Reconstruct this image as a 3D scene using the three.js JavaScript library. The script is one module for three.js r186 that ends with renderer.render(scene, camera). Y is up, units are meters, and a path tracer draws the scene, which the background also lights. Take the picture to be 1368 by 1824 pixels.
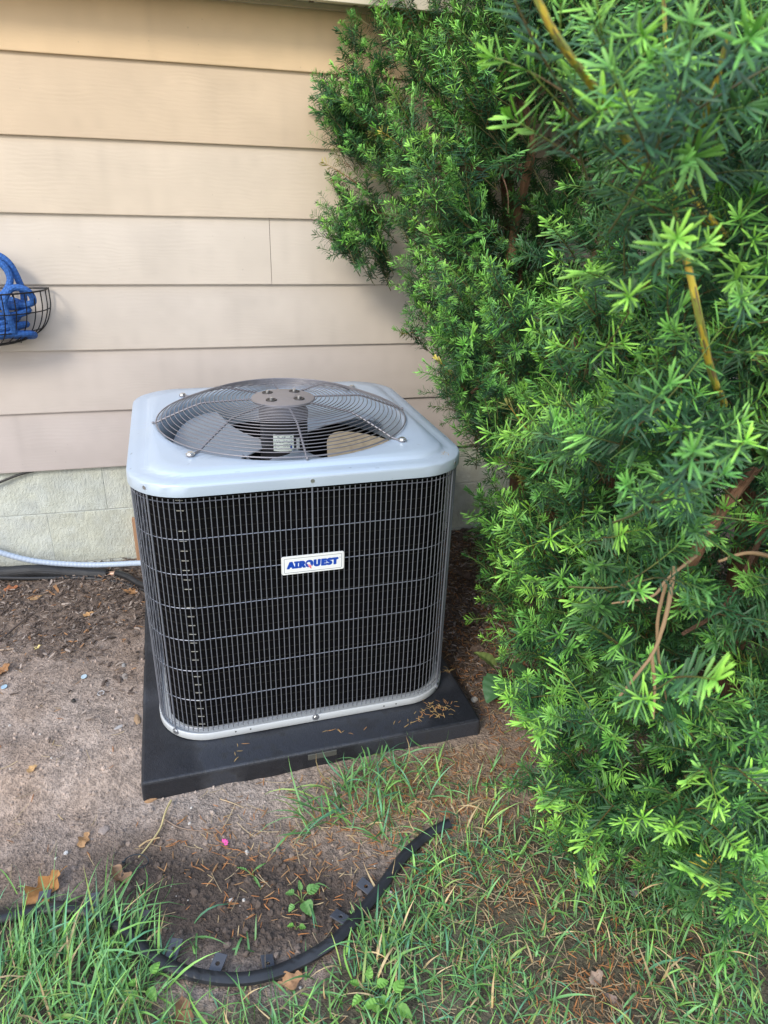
import * as THREE from 'three';
import { mergeGeometries, toCreasedNormals } from 'three/addons/utils/BufferGeometryUtils.js';
import { RoundedBoxGeometry } from 'three/addons/geometries/RoundedBoxGeometry.js';
import { ImprovedNoise } from 'three/addons/math/ImprovedNoise.js';

// ---------------------------------------------------------------- camera, sky, sun, exposure
const scene = new THREE.Scene();
const W = 768, H = 1024;
const EYE = new THREE.Vector3(0, 1.3543, 2.4376), FOCAL = 1236.1;          // focal length in pixels of a 1368 x 1824 picture
const PITCH = 0.4355, YAW = 0.2683, ROLL = 0.0335;
const camera = new THREE.PerspectiveCamera(2 * Math.atan(912 / FOCAL) * 180 / Math.PI, W / H, 0.02, 400);
const fwd = new THREE.Vector3(Math.sin(YAW) * Math.cos(PITCH), -Math.sin(PITCH), -Math.cos(YAW) * Math.cos(PITCH));
const right0 = new THREE.Vector3(Math.cos(YAW), 0, Math.sin(YAW)), up0 = new THREE.Vector3().crossVectors(right0, fwd);
const camRight = right0.clone().multiplyScalar(Math.cos(ROLL)).addScaledVector(up0, Math.sin(ROLL));
const camUp = up0.clone().multiplyScalar(Math.cos(ROLL)).addScaledVector(right0, -Math.sin(ROLL));
camera.position.copy(EYE);
camera.quaternion.setFromRotationMatrix(new THREE.Matrix4().makeBasis(camRight, camUp, fwd.clone().negate()));
camera.focus = 1.7; camera.userData.fStop = 7;
scene.add(camera);

const renderer = new THREE.WebGLRenderer({ antialias: true });
renderer.setSize(W, H);
renderer.toneMapping = THREE.LinearToneMapping;
renderer.toneMappingExposure = 1.57;
renderer.shadowMap.enabled = true;
renderer.shadowMap.type = THREE.PCFSoftShadowMap;

const SUN = new THREE.Vector3(-0.82, 0.85, 0.9).normalize();
{ // an even bright summer sky, paler towards the horizon and towards the sun
  const w = 512, h = 256, d = new Float32Array(w * h * 4);
  for (let j = 0; j < h; j++) for (let i = 0; i < w; i++) {
    const el = ((j + 0.5) / h - 0.5) * Math.PI, az = ((i + 0.5) / w - 0.5) * 2 * Math.PI;
    const v = new THREE.Vector3(Math.cos(el) * Math.cos(az), Math.sin(el), Math.cos(el) * Math.sin(az));
    const t = Math.pow(Math.max(0, v.y), 0.75), s = Math.pow(Math.max(0, v.dot(SUN)), 3) * 0.55;
    const k = (j * w + i) * 4;
    d[k] = (1 - t) * 1.14 + t * 0.52 + s; d[k + 1] = (1 - t) * 0.99 + t * 0.75 + s * 0.97; d[k + 2] = (1 - t) * 0.77 + t * 1.18 + s * 0.90; d[k + 3] = 1;
  }
  const sky = new THREE.DataTexture(d, w, h, THREE.RGBAFormat, THREE.FloatType);
  sky.mapping = THREE.EquirectangularReflectionMapping; sky.magFilter = THREE.LinearFilter; sky.minFilter = THREE.LinearFilter; sky.needsUpdate = true;
  scene.background = sky; scene.environment = sky;
}
const sun = new THREE.DirectionalLight(0xfff3e0, 1.4);
sun.position.copy(SUN).multiplyScalar(8); sun.castShadow = true; sun.shadow.radius = 26;
sun.shadow.mapSize.set(2048, 2048);
Object.assign(sun.shadow.camera, { left: -4, right: 4, top: 4, bottom: -4, near: 0.5, far: 20 });
scene.add(sun); scene.add(sun.target);

// ---------------------------------------------------------------- helpers
const V3 = (x, y, z) => new THREE.Vector3(x, y, z);
function rng(seed) { let a = seed >>> 0; return () => { a = (a + 0x6D2B79F5) | 0; let t = Math.imul(a ^ (a >>> 15), 1 | a); t = (t + Math.imul(t ^ (t >>> 7), 61 | t)) ^ t; return ((t ^ (t >>> 14)) >>> 0) / 4294967296; }; }
const noiseGen = new ImprovedNoise();
const noise = (x, y, z = 0) => noiseGen.noise(x, y, z);
const lerp = (a, b, t) => a + (b - a) * t, clamp = (x, a, b) => Math.min(b, Math.max(a, x));
const sstep = (a, b, x) => { const t = clamp((x - a) / (b - a), 0, 1); return t * t * (3 - 2 * t); };
/** A place in the garden from the surveyed picture position and its distance along the optical axis. */
function at(px, py, depth) { return EYE.clone().addScaledVector(fwd, depth).addScaledVector(camRight, (px - 684) / FOCAL * depth).addScaledVector(camUp, -(py - 912) / FOCAL * depth); }
function rayTo(px, py) { return at(px, py, 1).sub(EYE); }
function onY(px, py, y) { const r = rayTo(px, py); return EYE.clone().addScaledVector(r, (y - EYE.y) / r.y); }
function onZ(px, py, z) { const r = rayTo(px, py); return EYE.clone().addScaledVector(r, (z - EYE.z) / r.z); }
function pixel(p) { const v = p.clone().sub(EYE), d = v.dot(fwd); return [684 + FOCAL * v.dot(camRight) / d, 912 - FOCAL * v.dot(camUp) / d, d]; }

const used = {};
function numbered(n) { if (!(n in used)) { used[n] = 0; return n; } used[n]++; return n + '_' + String(used[n]).padStart(3, '0'); }
function tag(o, label, category, group) { o.userData.label = label; o.userData.category = category; if (group) o.userData.group = group; return o; }
function thing(name, label, category, pos = [0, 0, 0], turn = 0, group) { const g = new THREE.Group(); g.name = numbered(name); g.position.set(...pos); g.rotation.y = turn; scene.add(g); return tag(g, label, category, group); }
function shadow(m) { m.castShadow = true; m.receiveShadow = true; return m; }
function part(name, geo, mat, parent) { const m = shadow(new THREE.Mesh(geo, mat)); m.name = parent === scene ? numbered(name) : partName(name, parent); parent.add(m); return m; }
function partName(name, parent) { const c = (parent.userData_counts ||= {}); if (!(name in c)) { c[name] = 0; return name; } c[name]++; return name + '_' + String(c[name]).padStart(3, '0'); }
const merge = (gs) => mergeGeometries(gs.map(g => { const q = g.index ? g.toNonIndexed() : g; for (const k of Object.keys(q.attributes)) if (!['position', 'normal', 'uv', 'color'].includes(k)) q.deleteAttribute(k); return q; }));
function tube(pts, r, seg = 24, rad = 8, closed = false) { return new THREE.TubeGeometry(new THREE.CatmullRomCurve3(pts.map(p => p.isVector3 ? p : V3(...p)), closed), seg, r, rad, closed); }
function taperTube(pts, r0, r1, seg = 20, rad = 7, wob = 0, seed = 1) {
  const curve = new THREE.CatmullRomCurve3(pts), g = new THREE.TubeGeometry(curve, seg, 1, rad, false), p = g.attributes.position, c = V3(), q = V3();
  for (let i = 0; i <= seg; i++) { curve.getPointAt(i / seg, c); for (let j = 0; j <= rad; j++) { const k = i * (rad + 1) + j; q.fromBufferAttribute(p, k).sub(c); const jj = j % rad; const r = lerp(r0, r1, i / seg) * (1 + wob * noise(i * 0.7 + seed * 9, jj * 1.3, seed)); q.multiplyScalar(r).add(c); p.setXYZ(k, q.x, q.y, q.z); } }
  g.computeVertexNormals(); return g;
}
function rod(a, b, r, sides = 6) { const d = b.clone().sub(a), g = new THREE.CylinderGeometry(r, r, d.length(), sides, 1); g.applyQuaternion(new THREE.Quaternion().setFromUnitVectors(V3(0, 1, 0), d.normalize())); g.translate((a.x + b.x) / 2, (a.y + b.y) / 2, (a.z + b.z) / 2); return g; }

function dataTex(w, h, fn, srgb = false, rx = 1, ry = 1) {
  const d = new Uint8Array(w * h * 4);
  for (let j = 0; j < h; j++) for (let i = 0; i < w; i++) { const c = fn(i / w, j / h, i, j), k = (j * w + i) * 4; if (typeof c === 'number') d[k] = d[k + 1] = d[k + 2] = clamp(c * 255, 0, 255); else for (let q = 0; q < 3; q++) d[k + q] = clamp(c[q] * 255, 0, 255); d[k + 3] = 255; }
  const t = new THREE.DataTexture(d, w, h); t.wrapS = t.wrapT = THREE.RepeatWrapping; t.magFilter = THREE.LinearFilter; t.minFilter = THREE.LinearMipmapLinearFilter; t.generateMipmaps = true;
  if (srgb) t.colorSpace = THREE.SRGBColorSpace; t.repeat.set(rx, ry); t.needsUpdate = true; return t;
}
/** periodic value noise */
function tileNoise(n, seed) { const r = rng(seed), g = Float32Array.from({ length: n * n }, r); return (u, v) => { const x = u * n, y = v * n, i = Math.floor(x), j = Math.floor(y), a = x - i, b = y - j, s = a * a * (3 - 2 * a), t = b * b * (3 - 2 * b), G = (p, q) => g[((q % n + n) % n) * n + ((p % n + n) % n)]; return lerp(lerp(G(i, j), G(i + 1, j), s), lerp(G(i, j + 1), G(i + 1, j + 1), s), t); }; }
const rgb = (r, g, b) => new THREE.Color().setRGB(r, g, b);
const hex = (h) => new THREE.Color(h);
const std = (o) => new THREE.MeshStandardMaterial(o);

// ---------------------------------------------------------------- ground
const PAD_TOP = 0.0542;
function groundY(x, z) {
  let y = 0.065 * (1 - sstep(0.0, 0.55, z));                                   // a little higher along the house
  const lx = (x - 0.2096) * 0.99938 - (z - 0.6637) * 0.0352, lz = (x - 0.2096) * 0.0352 + (z - 0.6637) * 0.99938; // in the pad's own axes
  const left = (lx < -0.40 ? 1 : 0) * sstep(-0.45, -0.2, lz) * (1 - sstep(0.28, 0.455, lz));
  y = Math.max(y, 0.046 * left);
  y += 0.007 * noise(x * 2.2, z * 2.2, 3) + 0.005 * noise(x * 12, z * 12, 15) + 0.004 * noise(x * 7, z * 7, 8) + 0.0022 * noise(x * 24, z * 24, 5) + 0.0015 * noise(x * 60, z * 60, 1);
  const sz = Math.exp(-(((x - 0.12) / 0.42) ** 2 + ((z - 1.42) / 0.22) ** 2)); y += sz * (0.006 * noise(x * 34, z * 34, 9) + 0.004 * noise(x * 75, z * 75, 12));
  y -= 0.014 * Math.exp(-(((x - 0.12) / 0.3) ** 2 + ((z - 1.48) / 0.14) ** 2)); // the scraped hollow inside the edging
  if (Math.abs(lx) < 0.43 && Math.abs(lz) < 0.43) y = Math.min(y, 0.012);
  return y;
}
function onGround(px, py, lift = 0) { let p = onY(px, py, 0); for (let i = 0; i < 5; i++) p = onY(px, py, groundY(p.x, p.z)); p.y = groundY(p.x, p.z) + lift; return p; }
const blob = (px, py, cx, cy, rx, ry) => Math.exp(-(((px - cx) / rx) ** 2 + ((py - cy) / ry) ** 2));
// soil zones, as fields over the ground plan (surveyed from the picture)
const zoneCache = new Map();
function zones(x, z) {
  const [px, py, d] = pixel(V3(x, 0.01, z));
  if (d < 0.25) return { px: -9999, py: 9999, mulch: 0, soil: 0, dust: 0, straw: 0, lawn: 1, litter: 0.2 };
  const n = 60 * noise(x * 5, z * 5, 2) + 30 * noise(x * 13, z * 13, 4);
  const mulch = clamp(sstep(1245 + n * 1.6, 1085 + n * 1.3, py) * (px < 320 ? 1 : 0), 0, 1);
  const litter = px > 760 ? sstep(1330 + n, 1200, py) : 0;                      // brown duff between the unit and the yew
  const soil = clamp(1.35 * blob(px, py, 470, 1600 + n * 0.3, 270, 105) + 0.5 * blob(px, py, 250, 1540, 160, 60), 0, 1);
  const dust = clamp(blob(px, py, 400, 1420, 190, 60) + 0.6 * blob(px, py, 180, 1290, 160, 90), 0, 1);
  const straw = clamp(blob(px, py, 820, 1390, 170, 95) + 1.0 * blob(px, py, 1070, 1765, 105, 80) + 0.5 * blob(px, py, 930, 1580, 120, 60) + 0.45 * blob(px, py, 660, 1430, 130, 60) + 0.3 * blob(px, py, 800, 1560, 80, 60), 0, 1);
  const edgeY = px < 270 ? 1590 + (px - 0) * 0.06 : px < 420 ? 1775 : px < 560 ? 1760 : px < 740 ? 1760 - (px - 560) * 1.35 : 1500 - (px - 740) * 0.35;
  let lawn = sstep(edgeY - 25, edgeY + 45, py + n * 0.4);
  return { px, py, mulch, soil, dust, straw, lawn, litter };
}
function groundColor(x, z) {
  const q = zones(x, z), c = [0.285, 0.217, 0.174];
  const to = (r, g, b, t) => { c[0] = lerp(c[0], r, t); c[1] = lerp(c[1], g, t); c[2] = lerp(c[2], b, t); };
  const n1 = noise(x * 9, z * 9, 11), n2 = noise(x * 31, z * 31, 17);
  to(0.36, 0.30, 0.265, clamp(0.3 + n1, 0, 0.6));
  to(0.38, 0.325, 0.29, q.dust * 0.75);
  to(0.17, 0.13, 0.105, q.mulch * 0.8);
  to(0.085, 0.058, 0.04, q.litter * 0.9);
  to(0.075, 0.057, 0.047, q.soil * 0.97);
  to(0.30, 0.20, 0.11, q.straw * 0.55);
  to(0.075, 0.07, 0.042, q.lawn * 0.85);
  c.forEach((v, i) => { c[i] = v * (1 + 0.22 * noise(x * 3.1, z * 3.1, 41)); });
  const f = 1 + 0.22 * n2 + 0.16 * noise(x * 80, z * 80, 23);
  return c.map(v => clamp(v * f, 0.01, 0.9));
}
{
  const axis = (lo, hi, step, far) => { const a = []; let s = step, v = lo; while (v > -far) { s *= 1.35; v -= s; a.unshift(v); } for (v = lo; v <= hi + 1e-9; v += step) a.push(v); s = step; v = a[a.length - 1]; while (v < far) { s *= 1.35; v += s; a.push(v); } return a; };
  const xs = axis(-1.1, 1.75, 0.0075, 120), zs = axis(-0.02, 2.05, 0.0075, 120), nx = xs.length, nz = zs.length;
  const pos = new Float32Array(nx * nz * 3), col = new Float32Array(nx * nz * 3), uv = new Float32Array(nx * nz * 2), idx = [];
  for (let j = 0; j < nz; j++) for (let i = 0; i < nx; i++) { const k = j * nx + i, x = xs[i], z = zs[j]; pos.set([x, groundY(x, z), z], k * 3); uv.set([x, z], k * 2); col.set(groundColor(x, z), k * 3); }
  for (let j = 0; j < nz - 1; j++) for (let i = 0; i < nx - 1; i++) { const a = j * nx + i, b = a + 1, c = a + nx, d = c + 1; idx.push(a, c, b, b, c, d); }
  const g = new THREE.BufferGeometry();
  g.setAttribute('position', new THREE.BufferAttribute(pos, 3)); g.setAttribute('color', new THREE.BufferAttribute(col, 3)); g.setAttribute('uv', new THREE.BufferAttribute(uv, 2)); g.setIndex(idx); g.computeVertexNormals();
  const a = tileNoise(512, 3), b = tileNoise(171, 4), c = tileNoise(48, 5), e = tileNoise(12, 6);
  const grain = (u, v) => 0.34 * a(u, v) + 0.34 * b(u, v) + 0.22 * c(u, v) + 0.1 * e(u, v);
  const map = dataTex(1024, 1024, (u, v) => { const t = grain(u, v), w = a(v, u) > 0.965 ? 0.25 : 0; const s = clamp(0.55 + (t - 0.5) * 0.95 + w * 0.6, 0.12, 1); return [s, s * 0.985, s * 0.965]; }, false, 1 / 0.9, 1 / 0.9);
  const bump = dataTex(1024, 1024, (u, v) => grain(u, v), false, 1 / 0.9, 1 / 0.9);
  const soil = std({ vertexColors: true, map, bumpMap: bump, bumpScale: 0.006, roughness: 0.97, color: rgb(1.75, 1.75, 1.75) });
  const m = part('ground', g, soil, scene); m.userData.kind = 'structure'; m.userData.label = 'bare dry dirt and dark soil with thin lawn around the house';
}

// ---------------------------------------------------------------- house: lap siding, painted block, soffit
const SIDING_Y = 0.4455, LAP = 0.2032;
const house = thing('house_wall', 'tan lap siding house wall on painted block foundation behind the cooling unit', 'house wall');
{
  const g1 = tileNoise(7, 21), g2 = tileNoise(200, 22), g3 = tileNoise(31, 23);
  const grainMap = dataTex(1024, 512, (u, v) => { const w = g1(u, v) * 0.05; const s = 0.5 + 0.28 * Math.sin((v + w + 0.015 * g3(u, v)) * 6.283 * 34) * g1(v, u) + 0.3 * (g2(u * 0.25 % 1, v) - 0.5); return s; }, false, 1 / 0.8, 1 / 0.4);
  const mott = tileNoise(9, 31), mo2 = tileNoise(37, 32), mo3 = tileNoise(211, 33);
  const paintMap = dataTex(512, 512, (u, v) => { let s = 0.90 + 0.10 * mott(u, v) + 0.04 * mo2(u, v) - 0.03 * mo2(v, u * 0.2 % 1); const spot = mo3(u, v); s -= 0.05 * Math.pow(mo2(u, v * 0.15 % 1), 3); if (spot > 0.993) s *= 0.72; if (spot < 0.006) s = 1; return [s, s * 0.995, s * 0.985]; }, false, 1 / 1.1, 1 / 1.1);
  const litTones = [[0.585, 0.53, 0.515], [0.63, 0.57, 0.535], [0.68, 0.615, 0.555], [0.725, 0.65, 0.57], [0.74, 0.63, 0.505], [0.73, 0.58, 0.42], [0.82, 0.615, 0.39], [0.8, 0.58, 0.33]];  // light put into the paint: warm under the eave, greyer towards the foundation
  const boardGeo = (len, seed) => { // a board 11 mm thick at its butt, thinner at the top, tilted as lap siding is
    const s = new THREE.Shape(); s.moveTo(0, 0); s.lineTo(0.0135, 0.0); s.quadraticCurveTo(0.0155, 0.0005, 0.0153, 0.003); s.lineTo(0.004, LAP + 0.02); s.lineTo(0, LAP + 0.02);
    const n = 40, g = new THREE.ExtrudeGeometry(s, { depth: len, bevelEnabled: false, steps: n, curveSegments: 3 });
    const p = g.attributes.position, uv = [];
    for (let i = 0; i < p.count; i++) { const d = p.getX(i), y = p.getY(i), x = p.getZ(i); p.setXYZ(i, x, y + 0.0012 * noise(x * 1.7, seed * 7.1) * (y < 0.05 ? 1 : 0.3), d + 0.0008 * noise(x * 2.3, seed * 3.3, y * 4)); uv.push(x + seed * 0.37, y + seed * 0.61); }
    const ix = []; for (let i = 0; i < p.count; i += 3) ix.push(i, i + 2, i + 1);
    const q = new THREE.BufferGeometry(); q.setAttribute('position', p.clone()); q.setAttribute('uv', new THREE.Float32BufferAttribute(uv, 2)); q.setIndex(ix); return toCreasedNormals(q.toNonIndexed(), 0.5);
  };
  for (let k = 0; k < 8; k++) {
    const [r, g, b] = litTones[k];
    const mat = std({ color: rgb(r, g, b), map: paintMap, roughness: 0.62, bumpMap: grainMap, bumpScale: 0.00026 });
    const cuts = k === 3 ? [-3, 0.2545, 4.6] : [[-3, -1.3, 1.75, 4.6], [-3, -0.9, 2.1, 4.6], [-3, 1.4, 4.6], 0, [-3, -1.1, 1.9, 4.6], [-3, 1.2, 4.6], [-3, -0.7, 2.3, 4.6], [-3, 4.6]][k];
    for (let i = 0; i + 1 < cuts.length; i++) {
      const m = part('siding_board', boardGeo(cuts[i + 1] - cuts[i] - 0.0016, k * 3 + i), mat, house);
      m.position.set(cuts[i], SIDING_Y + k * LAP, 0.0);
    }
  }
  part('sheathing', new THREE.BoxGeometry(7.6, 2.6, 0.12), std({ color: rgb(0.3, 0.26, 0.2), roughness: 0.9 }), house).position.set(0.8, SIDING_Y + 1.3, -0.0615);
  // foundation
  const p1 = tileNoise(90, 41), p2 = tileNoise(23, 42), p3 = tileNoise(260, 43);
  const blockBump = dataTex(512, 512, (u, v) => 0.35 * p1(u, v * 0.4 % 1) + 0.2 * p2(u, v) + 0.45 * p3(u, v), false, 1 / 0.5, 1 / 0.5);
  const blockMap = dataTex(512, 512, (u, v) => { let s = 0.85 + 0.18 * p2(u, v) - 0.08 * p1(u, v); if (p3(u, v) > 0.985) s *= 0.55; const t = p2(v, u); return [s * lerp(0.98, 1, t), s, s * lerp(1.0, 0.93, t)]; }, false, 1 / 0.7, 1 / 0.7);
  const blockMats = [[0.62, 0.655, 0.62], [0.635, 0.665, 0.63], [0.62, 0.645, 0.59]].map(c => std({ color: rgb(...c), map: blockMap, bumpMap: blockBump, bumpScale: 0.0035, roughness: 0.85 }));
  const mortar = std({ color: rgb(0.50, 0.54, 0.52), roughness: 0.92, bumpMap: blockBump, bumpScale: 0.004 });
  const blockGeos = [1, 2, 3].map(s => { const g = new RoundedBoxGeometry(0.4061, 0.1992, 0.1, 2, 0.0022), p = g.attributes.position; const uv = []; for (let i = 0; i < p.count; i++) { const x = p.getX(i), y = p.getY(i), z = p.getZ(i); if (z > 0) p.setZ(i, z + 0.0007 * noise(x * 14 + s * 5, y * 14, s)); uv.push(x + s * 0.37, y + s * 0.73); } g.setAttribute('uv', new THREE.Float32BufferAttribute(uv, 2)); return g; });
  for (let c = 0; c < 3; c++) for (let i = 0; i < 19; i++) {
    const x = -2.88 + i * 0.4064 + (c % 2 ? 0.2032 : 0) - 0.0127 - 0.11, y = 0.2765 + 0.1016 - c * 0.2032;
    const m = part('foundation_block', blockGeos[(i * 2 + c) % 3], blockMats[(i + c * 2) % 3], house); m.position.set(x, y, -0.0545);
  }
  const mg = new THREE.BoxGeometry(7.6, 0.72, 0.1); part('mortar', mg, mortar, house).position.set(0.8, 0.11, -0.0562);
  part('sill_strip', new THREE.BoxGeometry(7.6, 0.02, 0.03), std({ color: rgb(0.2, 0.18, 0.15), roughness: 0.9 }), house).position.set(0.8, 0.468, -0.0125);
  // soffit: ribbed panels running out from the wall, a trim strip under them, the fascia
  const sofMat = std({ color: rgb(0.74, 0.66, 0.52), roughness: 0.55 }), SOF = 1.826;
  const trim = part('soffit_trim', new THREE.BoxGeometry(7.6, 0.012, 0.022), std({ color: rgb(0.58, 0.50, 0.38), roughness: 0.5 }), house); trim.position.set(0.8, SOF + 0.002, 0.021);
  const prof = new THREE.Shape(); const pw = 0.128; prof.moveTo(0, 0); prof.lineTo(pw - 0.022, 0); prof.lineTo(pw - 0.016, 0.011); prof.lineTo(pw - 0.012, 0.011); prof.lineTo(pw - 0.006, -0.001); prof.lineTo(pw, -0.001); prof.lineTo(pw, 0.016); prof.lineTo(0, 0.016);
  const pg = new THREE.ExtrudeGeometry(prof, { depth: 0.1, bevelEnabled: false }); pg.translate(0, 0, 0.012);
  for (let i = 0; i < 59; i++) { const m = part('soffit_panel', pg, sofMat, house); m.position.set(-3 + i * (pw + 0.0008) + 0.06, SOF + 0.009, 0); }
  part('fascia', new RoundedBoxGeometry(7.6, 0.16, 0.02, 2, 0.002), sofMat, house).position.set(0.8, SOF + 0.075, 0.122);
  const roof = part('roof', new THREE.BoxGeometry(7.8, 0.03, 2.7), std({ color: rgb(0.09, 0.08, 0.075), roughness: 0.95 }), house); roof.position.set(0.8, SOF + 0.665, -1.10); roof.rotation.x = 0.4;
}

// ---------------------------------------------------------------- equipment pad
const TURN = 0.0352;
{
  const sp1 = tileNoise(400, 51), sp2 = tileNoise(60, 52), sp3 = tileNoise(7, 53);
  const map = dataTex(1024, 1024, (u, v) => { const t = sp1(u, v); const d = Math.max(0, sp3(u, v) - 0.5) * 0.5 + 0.12 * sp2(u, v); const du = sstep(0.52, 0.85, sp3(v, u)) * (0.5 + sp2(v, u)); const s = 0.3 + d + (t > 0.94 ? 0.4 : 0.15 * t); return [s + du * 0.95, s + du * 0.86, s * 1.02 + du * 0.72]; }, false, 1 / 0.9, 1 / 0.9);
  const bump = dataTex(512, 512, (u, v) => sp1(u, v) * 0.6 + sp2(u, v) * 0.4, false, 1 / 0.45, 1 / 0.45);
  const mat = std({ color: rgb(0.036, 0.041, 0.054), map, bumpMap: bump, bumpScale: 0.0012, roughness: 0.5 });
  const pad = thing('equipment_pad', 'black speckled plastic pad lying under the cooling unit', 'pad', [0.2096, 0, 0.6637], TURN);
  const g = new RoundedBoxGeometry(0.88, 0.094, 0.88, 4, 0.009); const p = g.attributes.position, n = g.attributes.normal, uv = [];
  for (let i = 0; i < p.count; i++) { if (p.getY(i) < 0) { p.setX(i, p.getX(i) * 1.006); p.setZ(i, p.getZ(i) * 1.006); } if (Math.abs(n.getY(i)) > 0.6) uv.push(p.getX(i), p.getZ(i)); else if (Math.abs(n.getZ(i)) > Math.abs(n.getX(i))) uv.push(p.getX(i), p.getY(i)); else uv.push(p.getZ(i), p.getY(i)); }
  g.setAttribute('uv', new THREE.Float32BufferAttribute(uv, 2));
  part('slab', g, mat, pad).position.y = PAD_TOP - 0.047;
  const nt = part('edge_plate', new RoundedBoxGeometry(0.075, 0.017, 0.004, 2, 0.0015), std({ color: rgb(0.075, 0.078, 0.07), roughness: 0.7 }), pad); nt.position.set(0.0, PAD_TOP - 0.0165, 0.4405);
}

// ---------------------------------------------------------------- the air conditioner
const AC = thing('air_conditioner', 'grey outdoor cooling unit with wire grille and round fan guard on a black pad', 'air conditioner', [0.2112, 0.0565, 0.6031], TURN);
{
  const HW = 0.3974, R = 0.1335;
  const contour = (inset, cs = 12, ss = 8) => { // rounded square seen from above, corner steps cs, side steps ss
    const w = HW - inset, r = Math.max(0.004, R - inset), o = [];
    for (let k = 0; k < 4; k++) {
      const sx = [1, -1, -1, 1][k], sz = [1, 1, -1, -1][k], a0 = k * Math.PI / 2;
      for (let i = 0; i <= cs; i++) { const a = a0 + i / cs * Math.PI / 2; o.push([sx * (w - r) + r * Math.cos(a), sz * (w - r) + r * Math.sin(a)]); }
      const nx = [-1, -1, 1, 1][k], nz = [1, -1, -1, 1][k], e = o[o.length - 1], a1 = a0 + Math.PI / 2, f = [nx * (w - r) + r * Math.cos(a1), nz * (w - r) + r * Math.sin(a1)];
      for (let i = 1; i < ss; i++) o.push([lerp(e[0], f[0], i / ss), lerp(e[1], f[1], i / ss)]);
    }
    return o;
  };
  /** a closed band: rows of [ring, y] joined in turn */
  const band = (rows, crease = 0.55) => {
    const n = rows[0][0].length, pos = [], idx = [], uv = [];
    let per = 0;
    rows.forEach(([ring, y], j) => { for (let i = 0; i <= n; i++) { const [x, z] = ring[i % n]; pos.push(x, y, z); uv.push(Math.atan2(z, x) * 0.45, j * 0.01 + y); } });
    for (let j = 0; j + 1 < rows.length; j++) for (let i = 0; i < n; i++) { const a = j * (n + 1) + i, b = a + 1, c = a + n + 1, d = c + 1; idx.push(a, b, c, b, d, c); }
    const g = new THREE.BufferGeometry(); g.setAttribute('position', new THREE.Float32BufferAttribute(pos, 3)); g.setAttribute('uv', new THREE.Float32BufferAttribute(uv, 2)); g.setIndex(idx);
    return toCreasedNormals(g.toNonIndexed(), crease);
  };
  const dirt1 = tileNoise(11, 61), dirt2 = tileNoise(120, 62);
  const paintTex = dataTex(512, 512, (u, v) => { let s = 0.92 + 0.08 * dirt1(u, v); const sp = dirt2(u, v); const w = sp > 0.985 ? 0.62 : 1; const g = 0.06 * dirt1(v, u); return [s * w, s * w * (1 - g * 0.4), s * w * (1 - g)]; }, false, 1, 1);
  const paintRough = dataTex(256, 256, (u, v) => 0.75 + 0.25 * dirt1(u, v));
  const paint = std({ color: rgb(0.50, 0.605, 0.74), roughness: 0.4, roughnessMap: paintRough, metalness: 0.15, map: paintTex });
  const rimPaint = std({ color: rgb(0.58, 0.62, 0.66), roughness: 0.38, metalness: 0.1 });
  const wireMat = std({ color: rgb(0.25, 0.27, 0.325), roughness: 0.42, metalness: 0.45 });
  const black = new THREE.MeshPhysicalMaterial({ color: rgb(0.008, 0.008, 0.009), roughness: 0.85, specularIntensity: 0.2 });
  const finMat = new THREE.MeshPhysicalMaterial({ color: rgb(0.004, 0.004, 0.005), roughness: 0.7, specularIntensity: 0.12 });
  const tubeMat = std({ color: rgb(0.02, 0.019, 0.018), roughness: 0.35, metalness: 0.4 });
  const steel = std({ color: rgb(0.62, 0.63, 0.64), roughness: 0.28, metalness: 0.9 });
  const guardMat = std({ color: rgb(0.25, 0.245, 0.27), roughness: 0.38, metalness: 0.45 });

  // base pan
  const base = [[contour(0.006), 0.0], [contour(0.001), 0.001], [contour(0), 0.003], [contour(0), 0.0195], [contour(0.0012), 0.0215], [contour(0.004), 0.0215], [contour(0.0045), 0.012], [contour(0.06), 0.012], [contour(0.12), 0.012], [contour(0.25), 0.0125]];
  const bp = part('base_pan', band(base), rimPaint, AC);
  part('pan_floor', new THREE.CylinderGeometry(0.33, 0.33, 0.004, 40), black, AC).position.y = 0.0165;
  const screwG = () => { const a = new THREE.CylinderGeometry(0.0052, 0.006, 0.003, 6), b = new THREE.CylinderGeometry(0.0078, 0.0078, 0.0012, 16); a.translate(0, 0.0026, 0); b.translate(0, 0.0006, 0); const g = merge([a, b]); g.rotateX(Math.PI / 2); return toCreasedNormals(g, 0.5); };
  const sg = screwG();
  const RT = Math.SQRT1_2, kk = HW - R + R * RT;
  const spots = [[0, HW, 0], [-kk, kk, -Math.PI / 4], [kk, kk, Math.PI / 4], [HW, 0, Math.PI / 2], [-HW, 0, -Math.PI / 2], [0, -HW, Math.PI], [kk, -kk, Math.PI * 0.75], [-kk, -kk, -Math.PI * 0.75]];
  for (const [x, z, a] of spots) {
    const s = part('screw', sg, steel, AC); s.position.set(x, 0.0145, z); s.rotation.y = a;
    const t = part('screw', sg, steel, AC); t.position.set(x, 0.698, z); t.rotation.y = a;
  }
  // small punched holes in the rim
  const holeG = new THREE.CircleGeometry(0.0022, 10); for (const x of [-0.21, -0.172, 0.19, 0.225]) { const h = part('rim_hole', holeG, black, AC); h.position.set(x, 0.012 + (x > 0 ? 0 : 0.002), HW + 0.0006); }

  // coil: fins in fine horizontal ridges, tube runs showing through
  const rows = []; const y0 = 0.022, y1 = 0.69, N = 150;
  for (let i = 0; i <= N; i++) { const y = lerp(y0, y1, i / N); rows.push([contour(i % 2 ? 0.0270 : 0.0266, 12, 1), y]); }
  const coil = part('coil', band(rows, 0.1), finMat, AC);
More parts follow.
